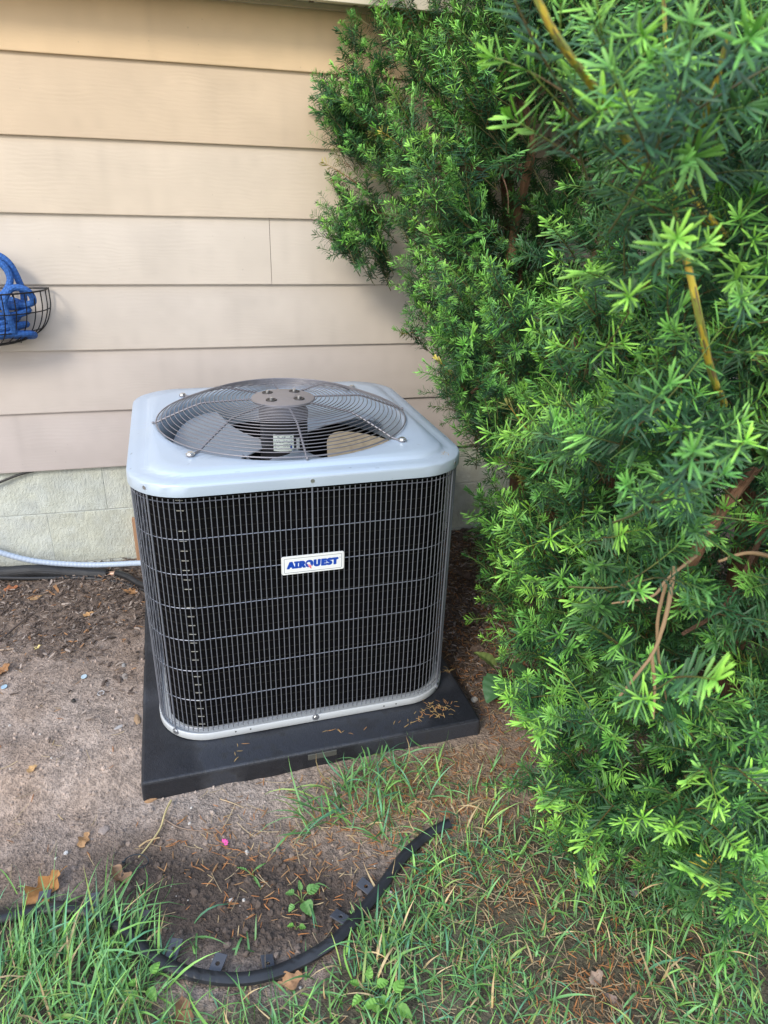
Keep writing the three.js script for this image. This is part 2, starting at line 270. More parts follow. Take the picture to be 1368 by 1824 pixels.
  const tubeY = []; for (let i = 0; i < 26; i++) tubeY.push(0.036 + i * 0.0252);
  const ringG = band([[contour(0.0275, 14, 1), -0.0013], [contour(0.0258, 14, 1), -0.0007], [contour(0.0255, 14, 1), 0], [contour(0.0258, 14, 1), 0.0007], [contour(0.0275, 14, 1), 0.0013]], 3);
  for (const y of tubeY) part('coil_tube', ringG, tubeMat, coil).position.y = y;
  { const a = 0.25, c = HW - R, q = R - 0.0215, jg = new THREE.CapsuleGeometry(0.0012, 0.015, 3, 8); jg.rotateZ(Math.PI / 2); const jm = std({ color: rgb(0.34, 0.34, 0.31), roughness: 0.45, metalness: 0.6 }); tubeY.forEach((y, i) => { if (i % 4 === 3 && i % 8 !== 3) return; const m = part('coil_joint', jg, jm, coil); m.position.set(-c - q * Math.sin(a), y, c + q * Math.cos(a)); m.rotation.y = -a; }); }
  const inner = part('coil_lining', band([[contour(0.06, 12, 1), y0], [contour(0.06, 12, 1), y1]]), black, AC);

  // grille of vertical wires held by eight hoops, each wire its own piece
  const grille = part('grille', band([[contour(0.004), 0.667], [contour(0.0025), 0.6674], [contour(0.004), 0.669], [contour(0.0055), 0.6674], [contour(0.004), 0.667]], 2), wireMat, AC);
  const ring = contour(0.003, 24, 40), cum = [0]; for (let i = 0; i < ring.length; i++) { const a = ring[i], b = ring[(i + 1) % ring.length]; cum.push(cum[i] + Math.hypot(b[0] - a[0], b[1] - a[1])); }
  const per = cum[ring.length], walk = (s) => { s = ((s % per) + per) % per; let i = 0; while (cum[i + 1] < s) i++; const t = (s - cum[i]) / (cum[i + 1] - cum[i]), a = ring[i], b = ring[(i + 1) % ring.length]; return [lerp(a[0], b[0], t), lerp(a[1], b[1], t), Math.atan2(b[0] - a[0], b[1] - a[1])]; };
  let sMid = 0; for (let i = 0; i < 8000; i++) { const s = per * i / 8000, [x, z] = walk(s); if (Math.abs(x) < 0.0006 && z > 0) { sMid = s; break; } }
  const vw = new THREE.CylinderGeometry(0.00115, 0.00115, 0.648, 7, 1);
  const step = per / 232;
  const wr = rng(5);
  for (let i = 0; i < 232; i++) { if (i % 29 === 0) continue; const [x, z] = walk(sMid + i * step); const m = part('grille_wire', vw, wireMat, grille); m.position.set(x, 0.0285 + 0.324, z); m.rotation.set((wr() - 0.5) * 0.0016, 0, (wr() - 0.5) * 0.0016); }
  const hoop = band([[contour(0.0055, 20, 1), -0.0011], [contour(0.0045, 20, 1), 0], [contour(0.0055, 20, 1), 0.0011], [contour(0.0068, 20, 1), 0], [contour(0.0055, 20, 1), -0.0011]], 2);
  for (let i = 0; i < 7; i++) part('grille_hoop', hoop, wireMat, grille).position.y = 0.036 + i * 0.0902;
  // flat straps with pressed ears that the screws hold
  const ear = (y) => { const s = new THREE.Shape(); s.absarc(0, 0, 0.0095, 0, Math.PI * 2); const g = new THREE.ExtrudeGeometry(s, { depth: 0.0012, bevelEnabled: false, curveSegments: 10 }); g.translate(0, y, -0.0004); return g; };
  const strap = merge([new THREE.CylinderGeometry(0.0022, 0.0022, 0.672, 8).translate(0, 0.355, -0.001), ear(0.6965), ear(0.0145)]);
  for (const [x, z, a] of spots) { const m = part('strap', strap, wireMat, grille); const l = Math.hypot(x, z); m.position.set(x, 0, z); m.rotation.y = a; }

  // lid: skirt, flat margin, raised panel, round opening with a rolled throat
  const CS = 12, SS = 8, outer = contour(0.0535, CS, SS);
  const circ = (r) => outer.map(([x, z]) => { const l = Math.hypot(x, z); return [x / l * r, z / l * r]; });
  const mixRing = (t) => outer.map(([x, z], i) => { const c = circ(0.3365)[i]; return [lerp(x, c[0], t), lerp(z, c[1], t)]; });
  const L0 = 0.682, lidRows = [[contour(0.012, CS, SS), 0.003], [contour(0.004, CS, SS), 0.001], [contour(-0.001, CS, SS), 0], [contour(-0.003, CS, SS), 0.001], [contour(-0.003, CS, SS), 0.022], [contour(-0.0022, CS, SS), 0.0262], [contour(0.0005, CS, SS), 0.029], [contour(0.004, CS, SS), 0.0302], [contour(0.022, CS, SS), 0.0312], [contour(0.036, CS, SS), 0.0318], [contour(0.0405, CS, SS), 0.0332], [contour(0.0445, CS, SS), 0.037], [contour(0.0485, CS, SS), 0.0405], [contour(0.053, CS, SS), 0.0418], [outer, 0.042], [mixRing(0.33), 0.0422], [mixRing(0.66), 0.0424], [circ(0.3365), 0.0426], [circ(0.3315), 0.0418], [circ(0.327), 0.038], [circ(0.325), 0.031], [circ(0.3245), 0.0], [circ(0.326), -0.045], [circ(0.335), -0.07]].map(([c, y]) => [c, y + L0]);
  part('lid', band(lidRows, 0.9), paint, AC);
  const TOP = L0 + 0.0426;

  // fan guard
  const guard = part('fan_guard', new THREE.TorusGeometry(0.3215, 0.0019, 8, 110).rotateX(Math.PI / 2).translate(0, TOP + 0.0065, 0), guardMat, AC);
  guard.scale.set(1.034, 1, 1.034);
  const domeY = (r) => r < 0.205 ? 0.056 - 0.004 * (r / 0.205) ** 2 : lerp(0.052, 0.0065, Math.pow((r - 0.205) / (0.3215 - 0.205), 1.12));
  const nr = 21; for (let i = 0; i < nr; i++) { const r = 0.0885 + i * 0.0110; part('guard_ring', new THREE.TorusGeometry(r, 0.00115, 6, 90).rotateX(Math.PI / 2), guardMat, guard).position.y = TOP + domeY(r) + 0.002; }
  for (let k = 0; k < 8; k++) {
    const diag = k % 2, pts = []; for (let i = 0; i <= 26; i++) { const r = lerp(0.06, 0.3225, i / 26); pts.push(V3(r, TOP + domeY(r) - 0.0012, 0)); }
    if (diag) pts.push(V3(0.332, TOP + 0.0035, 0), V3(0.345, TOP + 0.0025, 0)); else pts.push(V3(0.329, TOP + 0.005, 0));
    const gs = [tube(pts, 0.0027, 60, 8)];
    if (diag) gs.push(new THREE.TorusGeometry(0.0075, 0.0025, 7, 18).rotateX(Math.PI / 2).translate(0.3515, TOP + 0.0025, 0));
    else gs.push(new THREE.SphereGeometry(0.0036, 10, 8).translate(0.329, TOP + 0.005, 0));
    const m = part('guard_rib', merge(gs), guardMat, guard); m.rotation.y = k * Math.PI / 4;
    if (diag) { const s = part('guard_screw', sg, steel, guard); s.rotation.order = 'YXZ'; s.rotation.set(-Math.PI / 2, 0, 0); s.position.set(0.3515 * Math.cos(-k * Math.PI / 4), TOP + 0.0046, 0.3515 * Math.sin(-k * Math.PI / 4)); s.scale.setScalar(1.35); }
  }
  // motor plate: pressed disc with four bolts in dimples
  const lathe = (p, n = 48) => new THREE.LatheGeometry(p.map(q => new THREE.Vector2(...q)), n);
  const plateMat = std({ color: rgb(0.29, 0.265, 0.265), roughness: 0.5, metalness: 0.3 });
  const plate = part('motor_plate', toCreasedNormals(lathe([[0.0001, 0.0615], [0.034, 0.0615], [0.037, 0.0602], [0.040, 0.0602], [0.076, 0.0585], [0.084, 0.056], [0.0865, 0.053], [0.085, 0.05], [0.05, 0.05]].map(([r, y]) => [r, y + TOP])).toNonIndexed(), 0.4), plateMat, AC);
  for (let k = 0; k < 4; k++) {
    const a = Math.PI / 4 + k * Math.PI / 2, x = 0.052 * Math.cos(a), z = 0.052 * Math.sin(a);
    part('bolt_dimple', lathe([[0.0001, 0.0605], [0.0085, 0.0607], [0.0125, 0.0622], [0.0145, 0.0618], [0.015, 0.0585]], 20).translate(0, TOP, 0), std({ color: rgb(0.06, 0.055, 0.055), roughness: 0.5, metalness: 0.4 }), plate).position.set(x, 0, z);
    part('bolt', new THREE.CylinderGeometry(0.0048, 0.0052, 0.007, 6), steel, plate).position.set(x, TOP + 0.0635, z);
  }
  // motor with its printed label, hung under the plate
  const motorMat = std({ color: rgb(0.035, 0.035, 0.038), roughness: 0.45, metalness: 0.4 });
  const motor = part('motor', toCreasedNormals(lathe([[0.0001, 0.6], [0.03, 0.6], [0.062, 0.604], [0.067, 0.61], [0.067, 0.618], [0.0645, 0.62], [0.0645, 0.725], [0.067, 0.727], [0.067, 0.745], [0.05, 0.772], [0.02, 0.774]], 40).toNonIndexed(), 0.5), motorMat, AC);
  {
    const c = document.createElement('canvas'); c.width = 256; c.height = 128; const x = c.getContext('2d'); x.fillStyle = '#dfeae4'; x.fillRect(0, 0, 256, 128); x.fillStyle = '#5b6f7c'; const r = rng(9);
    for (let j = 0; j < 7; j++) { let px = 12; while (px < 225) { const w = 8 + r() * 26; if (r() < 0.72) x.fillRect(px, 14 + j * 15, w, 3 + (j === 0 ? 4 : 0)); px += w + 8; } }
    x.fillStyle = '#2b4c9a'; x.beginPath(); x.arc(222, 96, 13, 0, 7); x.fill();
    const t = new THREE.CanvasTexture(c); t.colorSpace = THREE.SRGBColorSpace;
    const lg = new THREE.CylinderGeometry(0.0651, 0.0651, 0.047, 24, 1, true, -0.62, 0.86); const m = part('motor_label', lg, std({ map: t, roughness: 0.4, side: THREE.DoubleSide }), motor); m.position.y = 0.672;
    const m2 = part('motor_label', new THREE.CylinderGeometry(0.0651, 0.0651, 0.032, 8, 1, true, 0.36, 0.16), std({ color: rgb(0.72, 0.76, 0.74), roughness: 0.5, side: THREE.DoubleSide }), motor); m2.position.y = 0.666;
  }
  // fan: hub and three broad pitched blades
  const bladeMat = std({ color: rgb(0.32, 0.37, 0.44), roughness: 0.36, metalness: 0.35, side: THREE.DoubleSide });
  const fan = part('fan', toCreasedNormals(lathe([[0.0001, 0.594], [0.03, 0.594], [0.06, 0.588], [0.06, 0.582], [0.0001, 0.58]], 32).toNonIndexed(), 0.5), bladeMat, AC);
  const bladeGeo = () => { const nu = 14, nv = 12, pos = [], idx = []; for (const s of [0.0011, -0.0011]) for (let i = 0; i <= nu; i++) for (let j = 0; j <= nv; j++) { const t = i / nu, r = lerp(0.055, 0.3, t), span = lerp(0.30, 0.78, Math.pow(t, 0.8)), a = (j / nv - 0.5 + 0.1 * t) * span * 1.75, w = a * Math.min(r, 0.24); const edge = 1 - 0.10 * Math.pow(Math.abs(j / nv - 0.5) * 2, 4) * t; pos.push(r * edge * Math.cos(a), 0.648 + w * 0.36 - 0.05 * (a * a) * t + s, r * edge * Math.sin(a)); }
    const n = (nu + 1) * (nv + 1); for (const o of [0, n]) for (let i = 0; i < nu; i++) for (let j = 0; j < nv; j++) { const a = o + i * (nv + 1) + j, b = a + 1, c = a + nv + 1, d = c + 1; o ? idx.push(a, c, b, b, c, d) : idx.push(a, b, c, b, d, c); }
    const g = new THREE.BufferGeometry(); g.setAttribute('position', new THREE.Float32BufferAttribute(pos, 3)); g.setIndex(idx); g.computeVertexNormals(); return g; };
  const bg = bladeGeo(); for (let k = 0; k < 3; k++) part('fan_blade', bg, bladeMat, fan).rotation.y = Math.PI * 0.97 + k * Math.PI * 2 / 3;
  // a tan folded sheet showing under the blades at the front right
  const tanTex = dataTex(256, 256, (u, v) => { const s = 0.55 + 0.35 * dirt1(u, v) + 0.25 * (dirt2(u, v) - 0.5); return [s, s * 0.93, s * 0.83]; });
  const fold = new THREE.Shape(); fold.moveTo(-0.08, -0.055); fold.lineTo(0.125, -0.05); fold.lineTo(0.15, 0.02); fold.quadraticCurveTo(0.06, 0.065, -0.01, 0.068); fold.quadraticCurveTo(-0.045, 0.068, -0.055, 0.04); fold.closePath();
  const fg = new THREE.ExtrudeGeometry(fold, { depth: 0.004, bevelEnabled: true, bevelSize: 0.001, bevelThickness: 0.001, bevelSegments: 1 });
  const fm = part('tan_plate', fg, std({ map: tanTex, color: rgb(0.46, 0.40, 0.31), roughness: 0.8 }), AC); fm.userData.label = 'tan dusty plate seen through the guard at the front right';
  fm.position.set(0.155, 0.662, 0.205); fm.rotation.set(-1.0, 0.22, 0.1); fm.scale.set(1.25, 1.35, 1);
  // wiring bundle and bracket inside at the front left
  const wires = []; for (let i = 0; i < 5; i++) { const o = i * 0.009; wires.push(tube([[-0.17 + o, 0.56, 0.02], [-0.16 + o, 0.60 + 0.012 * i, 0.05 + o], [-0.12, 0.605 + 0.01 * i, 0.10 - o], [-0.15 + o * 2, 0.62, 0.14], [-0.19, 0.63 + 0.008 * i, 0.16]], 0.0028, 24, 6)); }
  part('wiring', merge(wires), std({ color: rgb(0.12, 0.13, 0.15), roughness: 0.35 }), AC);
  part('control_box', new RoundedBoxGeometry(0.09, 0.5, 0.12, 2, 0.004), std({ color: rgb(0.09, 0.095, 0.11), roughness: 0.4, metalness: 0.4 }), AC).position.set(-0.235, 0.36, -0.21);
  // service panel strip at the left rear corner seen through the wires
  part('service_panel', new RoundedBoxGeometry(0.004, 0.63, 0.16, 1, 0.001), paint, AC).position.set(-HW + 0.0125, 0.34, -0.17);

  // name badge
  const bw = 0.150, bh = 0.0465, rr = 0.005;
  const rs = new THREE.Shape(); rs.moveTo(-bw / 2 + rr, -bh / 2); rs.lineTo(bw / 2 - rr, -bh / 2); rs.quadraticCurveTo(bw / 2, -bh / 2, bw / 2, -bh / 2 + rr); rs.lineTo(bw / 2, bh / 2 - rr); rs.quadraticCurveTo(bw / 2, bh / 2, bw / 2 - rr, bh / 2); rs.lineTo(-bw / 2 + rr, bh / 2); rs.quadraticCurveTo(-bw / 2, bh / 2, -bw / 2, bh / 2 - rr); rs.lineTo(-bw / 2, -bh / 2 + rr); rs.quadraticCurveTo(-bw / 2, -bh / 2, -bw / 2 + rr, -bh / 2);
  const badge = part('name_badge', new THREE.ExtrudeGeometry(rs, { depth: 0.0022, bevelEnabled: true, bevelSize: 0.0008, bevelThickness: 0.0008, bevelSegments: 2 }), std({ color: rgb(0.80, 0.82, 0.83), roughness: 0.35 }), AC);
  badge.position.set(-0.001, 0.4855, HW - 0.0005); badge.rotation.z = -0.008; badge.userData.label = 'white badge with blue lettering on the grille';
  {
    const c = document.createElement('canvas'); c.width = 1280; c.height = 400; const x = c.getContext('2d'), k = 1280 / 0.146;
    x.fillStyle = '#eef2f5'; x.fillRect(0, 0, 1280, 400);
    x.strokeStyle = '#40506a'; x.lineWidth = 7; const m = 34; x.beginPath(); x.moveTo(m + 20, m); x.lineTo(1280 - m - 20, m); x.quadraticCurveTo(1280 - m, m, 1280 - m, m + 20); x.lineTo(1280 - m, 400 - m - 20); x.quadraticCurveTo(1280 - m, 400 - m, 1280 - m - 20, 400 - m); x.lineTo(m + 20, 400 - m); x.quadraticCurveTo(m, 400 - m, m, 400 - m - 20); x.lineTo(m, m + 20); x.quadraticCurveTo(m, m, m + 20, m); x.stroke();
    // heavy slanted capitals
    x.save(); x.transform(1, 0, -0.03, 1, 8, 0); x.fillStyle = '#1247b4'; x.strokeStyle = '#1247b4'; x.lineWidth = 27; x.lineJoin = 'round'; x.font = 'bold 196px sans-serif'; x.textBaseline = 'alphabetic';
    const word = 'AIRQUEST', wid = [...word].map(ch => x.measureText(ch).width), tot = wid.reduce((a, b) => a + b, 0), sc = 1065 / (tot + 7 * 2); let px = 98; const qx = [];
    x.save(); x.translate(px, 262); x.scale(sc, 1); let q = 0; [...word].forEach((ch, i) => { if (ch === 'Q') { qx.push(px + q * sc, wid[i] * sc); x.beginPath(); x.fillText('O', q, 0); x.strokeText('O', q, 0); } else { x.fillText(ch, q, 0); x.strokeText(ch, q, 0); } q += wid[i] + 2; }); x.restore(); x.restore();
    const gx = qx[0] + qx[1] * 0.5; x.fillStyle = '#eef2f5'; x.beginPath(); x.moveTo(gx - 58, 175); x.lineTo(gx - 12, 150); x.lineTo(gx + 60, 262); x.lineTo(gx + 60, 330); x.closePath(); x.fill();
    const gr = x.createLinearGradient(0, 180, 0, 330); gr.addColorStop(0, '#f6d6d8'); gr.addColorStop(1, '#e2455a'); x.fillStyle = gr; x.beginPath(); x.moveTo(gx - 42, 190); x.lineTo(gx + 44, 232); x.lineTo(gx + 44, 322); x.lineTo(gx - 10, 262); x.closePath(); x.fill();
    x.font = '34px sans-serif'; x.fillStyle = '#1247b4'; x.fillText('®', 1196, 130);
    const t = new THREE.CanvasTexture(c); t.colorSpace = THREE.SRGBColorSpace;
    part('badge_print', new THREE.PlaneGeometry(0.146, 0.146 * 400 / 1280), std({ map: t, roughness: 0.32 }), badge).position.z = 0.00335;
  }
}

// ---------------------------------------------------------------- wall basket and blue hose
{
  const cx = -0.637, R0 = 0.205, D0 = 0.165, yTop = 1.046, wr = 0.0021;
  const basket = thing('wall_basket', 'black wire half basket hung on the siding holding a coiled hose', 'basket', [cx, yTop, 0.02]);
  const ironMat = std({ color: rgb(0.018, 0.018, 0.02), roughness: 0.45, metalness: 0.4 });
  const levels = [[0, 1], [-0.058, 0.985], [-0.115, 0.86], [-0.150, 0.60]];
  const arc = (y, s) => { const pts = []; for (let i = 0; i <= 28; i++) { const a = Math.PI * i / 28; pts.push(V3(R0 * s * Math.cos(a), y, D0 * s * Math.pow(Math.sin(a), 0.85))); } return pts; };
  levels.forEach(([y, s], i) => part('basket_hoop', tube(arc(y, s), i ? wr * 0.85 : wr * 1.15, 60, 6), ironMat, basket));
  part('back_rail', rod(V3(-R0, 0, 0), V3(R0, 0, 0), wr), ironMat, basket);
  for (let i = 0; i <= 18; i++) { const a = Math.PI * i / 18, c = Math.cos(a), s = Math.pow(Math.sin(a), 0.85); part('basket_rib', tube(levels.map(([y, k]) => V3(R0 * k * c, y, D0 * k * s)).concat([V3(R0 * 0.2 * c, -0.168, D0 * 0.3 * s)]), wr * 0.85, 24, 6), ironMat, basket); }
  for (const x of [-0.1, 0.1, 0.02]) part('back_bar', rod(V3(x, -0.165, 0), V3(x, x > 0.05 ? 0.02 : 0.09, 0), wr * 0.9), ironMat, basket);
  const r1 = tileNoise(16, 71);
  const weave = dataTex(256, 256, (u, v) => 0.5 + 0.5 * Math.sin(u * Math.PI * 2 * 64) * Math.sin(v * Math.PI * 2 * 8 + Math.PI * Math.floor(u * 64)), false, 1, 1); weave.repeat.set(9, 1);
  const wc = dataTex(256, 256, (u, v) => { const s = 0.6 + 0.4 * Math.pow(0.5 + 0.5 * Math.sin(u * Math.PI * 2 * 64), 1) * (0.6 + 0.4 * Math.sin(v * Math.PI * 2 * 8)); return [s, s, s]; }); wc.repeat.set(9, 1);
  const pts = [], r = rng(31);
  const put = (x, y, z) => pts.push(V3(cx + x, yTop + y, 0.02 + z));
  put(-0.30, 0.10, 0.09); put(-0.22, 0.03, 0.10); put(-0.17, -0.06, 0.10);
  // lying coils then two loops standing above the rim
  for (let k = 0; k < 5; k++) for (let i = 0; i < 9; i++) { const a = Math.PI + i / 9 * Math.PI * 2 + k * 0.35, e = 0.160 - 0.010 * ((k * 2) % 5); put(e * Math.cos(a) + 0.008 * (r() - 0.5), -0.130 + 0.024 * k + 0.010 * Math.sin(a * 2 + k) + 0.004 * i / 9, 0.068 + (0.052 - 0.004 * k) * Math.sin(a)); }
  put(0.17, -0.03, 0.08); put(0.162, 0.005, 0.092); put(0.125, 0.012, 0.10); put(0.098, -0.03, 0.115); put(0.108, -0.075, 0.12); put(0.11, -0.11, 0.11); put(0.06, -0.125, 0.105); put(-0.04, -0.1, 0.12); put(-0.12, -0.05, 0.1); put(-0.10, 0.0, 0.08); put(0.0, 0.012, 0.10); put(0.08, -0.015, 0.095); put(0.118, 0.03, 0.075); put(0.108, 0.07, 0.07); put(0.07, 0.092, 0.065); put(0.02, 0.085, 0.065); put(-0.03, 0.05, 0.07); put(-0.08, 0.02, 0.09); put(-0.13, 0.0, 0.1);
  put(-0.15, -0.02, 0.06); put(-0.1, 0.02, 0.045); put(0.0, 0.095, 0.04); put(0.06, 0.108, 0.045); put(0.112, 0.085, 0.05); put(0.135, 0.03, 0.05); put(0.14, -0.03, 0.05); put(0.10, -0.09, 0.06); put(0.0, -0.10, 0.05); put(-0.1, -0.06, 0.06); put(-0.22, 0.0, 0.08);
  const hg = new THREE.TubeGeometry(new THREE.CatmullRomCurve3(pts), 900, 0.0098, 12, false);
  tag(part('garden_hose', hg, std({ color: rgb(0.04, 0.17, 0.56), map: wc, bumpMap: weave, bumpScale: 0.0016, roughness: 0.75 }), scene), 'coiled blue woven hose lying in the black wire wall basket', 'hose');
}

// ---------------------------------------------------------------- pipes and cable along the foundation
{
  const flex = [V3(-2.9, 0.52, 0.05), V3(-2.0, 0.48, 0.055), onZ(-260, 880, 0.06), onZ(-90, 952, 0.06), onZ(0, 984, 0.055), onZ(60, 999, 0.06), onZ(150, 1006, 0.075), onZ(205, 1005, 0.10), onZ(250, 1003, 0.16), onZ(300, 1004, 0.26)];
  const corr = dataTex(128, 8, (u) => 0.5 + 0.5 * Math.sin(u * Math.PI * 2 * 32)); corr.repeat.set(7, 1);
  tag(part('flexible_conduit', new THREE.TubeGeometry(new THREE.CatmullRomCurve3(flex), 260, 0.0098, 12), std({ color: rgb(0.43, 0.52, 0.66), roughness: 0.4, bumpMap: corr, bumpScale: 0.0008 }), scene), 'pale blue grey flexible conduit running along the foundation into the unit', 'conduit');
  const line = thing('refrigerant_line', 'black foam wrapped pipe on the mulch beside the foundation', 'pipe');
  const ins = [V3(-2.9, 0.075, 0.06), V3(-2.0, 0.07, 0.06), onZ(-330, 1020, 0.055), onZ(-120, 1015, 0.06), onZ(0, 1019, 0.065), onZ(60, 1016, 0.07), onZ(120, 1019, 0.07), onZ(190, 1023, 0.085)];
  const fo1 = tileNoise(60, 81), fo2 = tileNoise(9, 82);
  const foam = dataTex(256, 256, (u, v) => 0.5 * fo1(u, v) + 0.5 * fo2(u, v));
  part('insulation', taperTube(ins, 0.0225, 0.020, 220, 16, 0.10, 3), std({ color: rgb(0.028, 0.03, 0.034), roughness: 0.6, bumpMap: foam, bumpScale: 0.002 }), line);
  const last = ins[ins.length - 1], p1 = onZ(212, 1021, 0.10), p2 = onZ(250, 1040, 0.19), p3 = onZ(290, 1052, 0.28);
  const torn = []; for (let i = 0; i < 9; i++) { const a = i / 9 * Math.PI * 2; torn.push(rod(last.clone().add(V3(-0.004, 0.018 * Math.cos(a), 0.018 * Math.sin(a))), last.clone().add(V3(0.006 + 0.010 * ((i * 7) % 5) / 5, 0.014 * Math.cos(a), 0.016 * Math.sin(a))), 0.0045, 5)); }
  part('torn_end', merge(torn), std({ color: rgb(0.02, 0.02, 0.022), roughness: 0.8 }), line);
  part('copper_pipe', tube([last.clone().add(V3(-0.02, 0, 0)), last, p1], 0.0098, 16, 12), std({ color: rgb(0.62, 0.40, 0.30), roughness: 0.4, metalness: 0.6 }), line);
  part('pipe_sleeve', tube([p1.clone().add(V3(-0.008, 0.0, -0.004)), p1.clone().lerp(p2, 0.5).add(V3(0, 0.004, 0)), p2, p3], 0.0125, 30, 12), std({ color: rgb(0.02, 0.021, 0.024), roughness: 0.35 }), line);
  part('lower_pipe', tube([V3(-2.9, 0.055, 0.09), onZ(-330, 1032, 0.09), onZ(60, 1030, 0.085), onZ(160, 1030, 0.10), onZ(220, 1040, 0.15), onZ(290, 1062, 0.26)], 0.008, 50, 10), std({ color: rgb(0.022, 0.023, 0.026), roughness: 0.45 }), line);
  tag(part('wall_cable', tube([V3(-2.9, 0.15, 0.012), onZ(-260, 950, 0.012), onZ(-60, 884, 0.011), onZ(0, 859, 0.011), onZ(35, 845, 0.010), onZ(68, 836.5, 0.006), onZ(100, 833, -0.002)], 0.0042, 50, 8), std({ color: rgb(0.02, 0.02, 0.022), roughness: 0.5 }), scene), 'thin black cable tucked up under the lowest siding board', 'cable');
  const wood = tileNoise(40, 83), grain = dataTex(128, 256, (u, v) => 0.7 + 0.3 * wood(u, v * 0.05));
  const off = tag(part('wood_offcut', new RoundedBoxGeometry(0.10, 0.24, 0.018, 2, 0.002), std({ color: rgb(0.50, 0.29, 0.17), map: grain, roughness: 0.75 }), scene), 'tan wood offcut standing against the foundation behind the unit', 'board'); off.position.set(-0.232, 0.125, 0.022); off.rotation.x = -0.05;
}

// ---------------------------------------------------------------- edging strip in the lawn
{
  const path = [[-220, 1655], [-90, 1652], [0, 1645], [60, 1632], [110, 1626], [160, 1634], [215, 1658], [262, 1704], [310, 1734], [400, 1754], [470, 1748], [540, 1720], [600, 1682], [640, 1638], [680, 1588], [720, 1534], [765, 1494], [800, 1476]].map(([x, y]) => onGround(x, y, 0.017));
  const ed = thing('landscape_edging', 'black plastic landscape edging strip curving through the grass', 'edging');
  const curve = new THREE.CatmullRomCurve3(path), N = 160, prof = [[-0.0085, 0.0], [-0.0065, 0.0065], [0, 0.009], [0.0065, 0.0065], [0.0085, 0], [0.006, -0.0065], [0.0026, -0.0085], [0.0026, -0.05], [-0.0026, -0.05], [-0.0026, -0.0085], [-0.006, -0.0065], [-0.0085, 0.0]];
  const pos = [], idx = [], uv = [], n = prof.length;
  for (let i = 0; i <= N; i++) { const p = curve.getPointAt(i / N), t = curve.getTangentAt(i / N); t.y = 0; t.normalize(); const s = V3(t.z, 0, -t.x), tilt = 0.45 * sstep(0.45, 0.7, i / N); prof.forEach(([a, b], j) => { const aa = 1.5 * a * Math.cos(tilt) - b * Math.sin(tilt), bb = a * Math.sin(tilt) + b * Math.cos(tilt); pos.push(p.x + s.x * aa, p.y + bb, p.z + s.z * aa); uv.push(i / N * 2, j * 0.01); }); }
  for (let i = 0; i < N; i++) for (let j = 0; j < n - 1; j++) { const a = i * n + j, b = a + 1, c = a + n, d = c + 1; idx.push(a, c, b, b, c, d); }
  const g = new THREE.BufferGeometry(); g.setAttribute('position', new THREE.Float32BufferAttribute(pos, 3)); g.setAttribute('uv', new THREE.Float32BufferAttribute(uv, 2)); g.setIndex(idx);
  const e1 = tileNoise(30, 91), dusty = dataTex(256, 64, (u, v) => { const s = 0.55 + 0.45 * e1(u, v); return [s, s * 0.98, s * 0.95]; });
  const em = std({ color: rgb(0.03, 0.033, 0.04), map: dusty, roughness: 0.42 });
  part('edging_strip', toCreasedNormals(g.toNonIndexed(), 0.9), em, ed);
  const tabShape = new THREE.Shape(); tabShape.moveTo(-0.0115, 0); tabShape.lineTo(0.0115, 0); tabShape.lineTo(0.0115, 0.048); tabShape.lineTo(-0.0115, 0.048); tabShape.closePath(); const hl = new THREE.Path(); hl.absarc(0, 0.03, 0.0048, 0, Math.PI * 2, true); tabShape.holes.push(hl);
  const tabGeo = new THREE.ExtrudeGeometry(tabShape, { depth: 0.0022, bevelEnabled: true, bevelSize: 0.0006, bevelThickness: 0.0006, bevelSegments: 1, curveSegments: 8 }); tabGeo.rotateX(-Math.PI / 2);
  const tabMat = std({ color: rgb(0.10, 0.112, 0.145), map: dusty, roughness: 0.5 });
  for (const [x, y, tx, ty, roll] of [[300, 1726, 322, 1676, 0.25], [376, 1752, 400, 1704, 0.05], [240, 1672, 262, 1632, 0.3], [160, 1640, 168, 1610, 0.2], [75, 1634, 80, 1612, 0.1], [482, 1748, 478, 1724, -0.5], [628, 1652, 606, 1640, -0.4], [672, 1600, 630, 1570, 0.15]]) {
    const a = onGround(x, y, 0.008), b = onGround(tx, ty, 0.010), d = b.clone().sub(a);
    const m = part('anchor_tab', tabGeo, tabMat, ed); m.position.copy(a); m.rotation.order = 'YXZ'; m.rotation.set(0.12 + roll * 0.4, Math.atan2(-d.x, -d.z), roll * 0.5);
  }
}

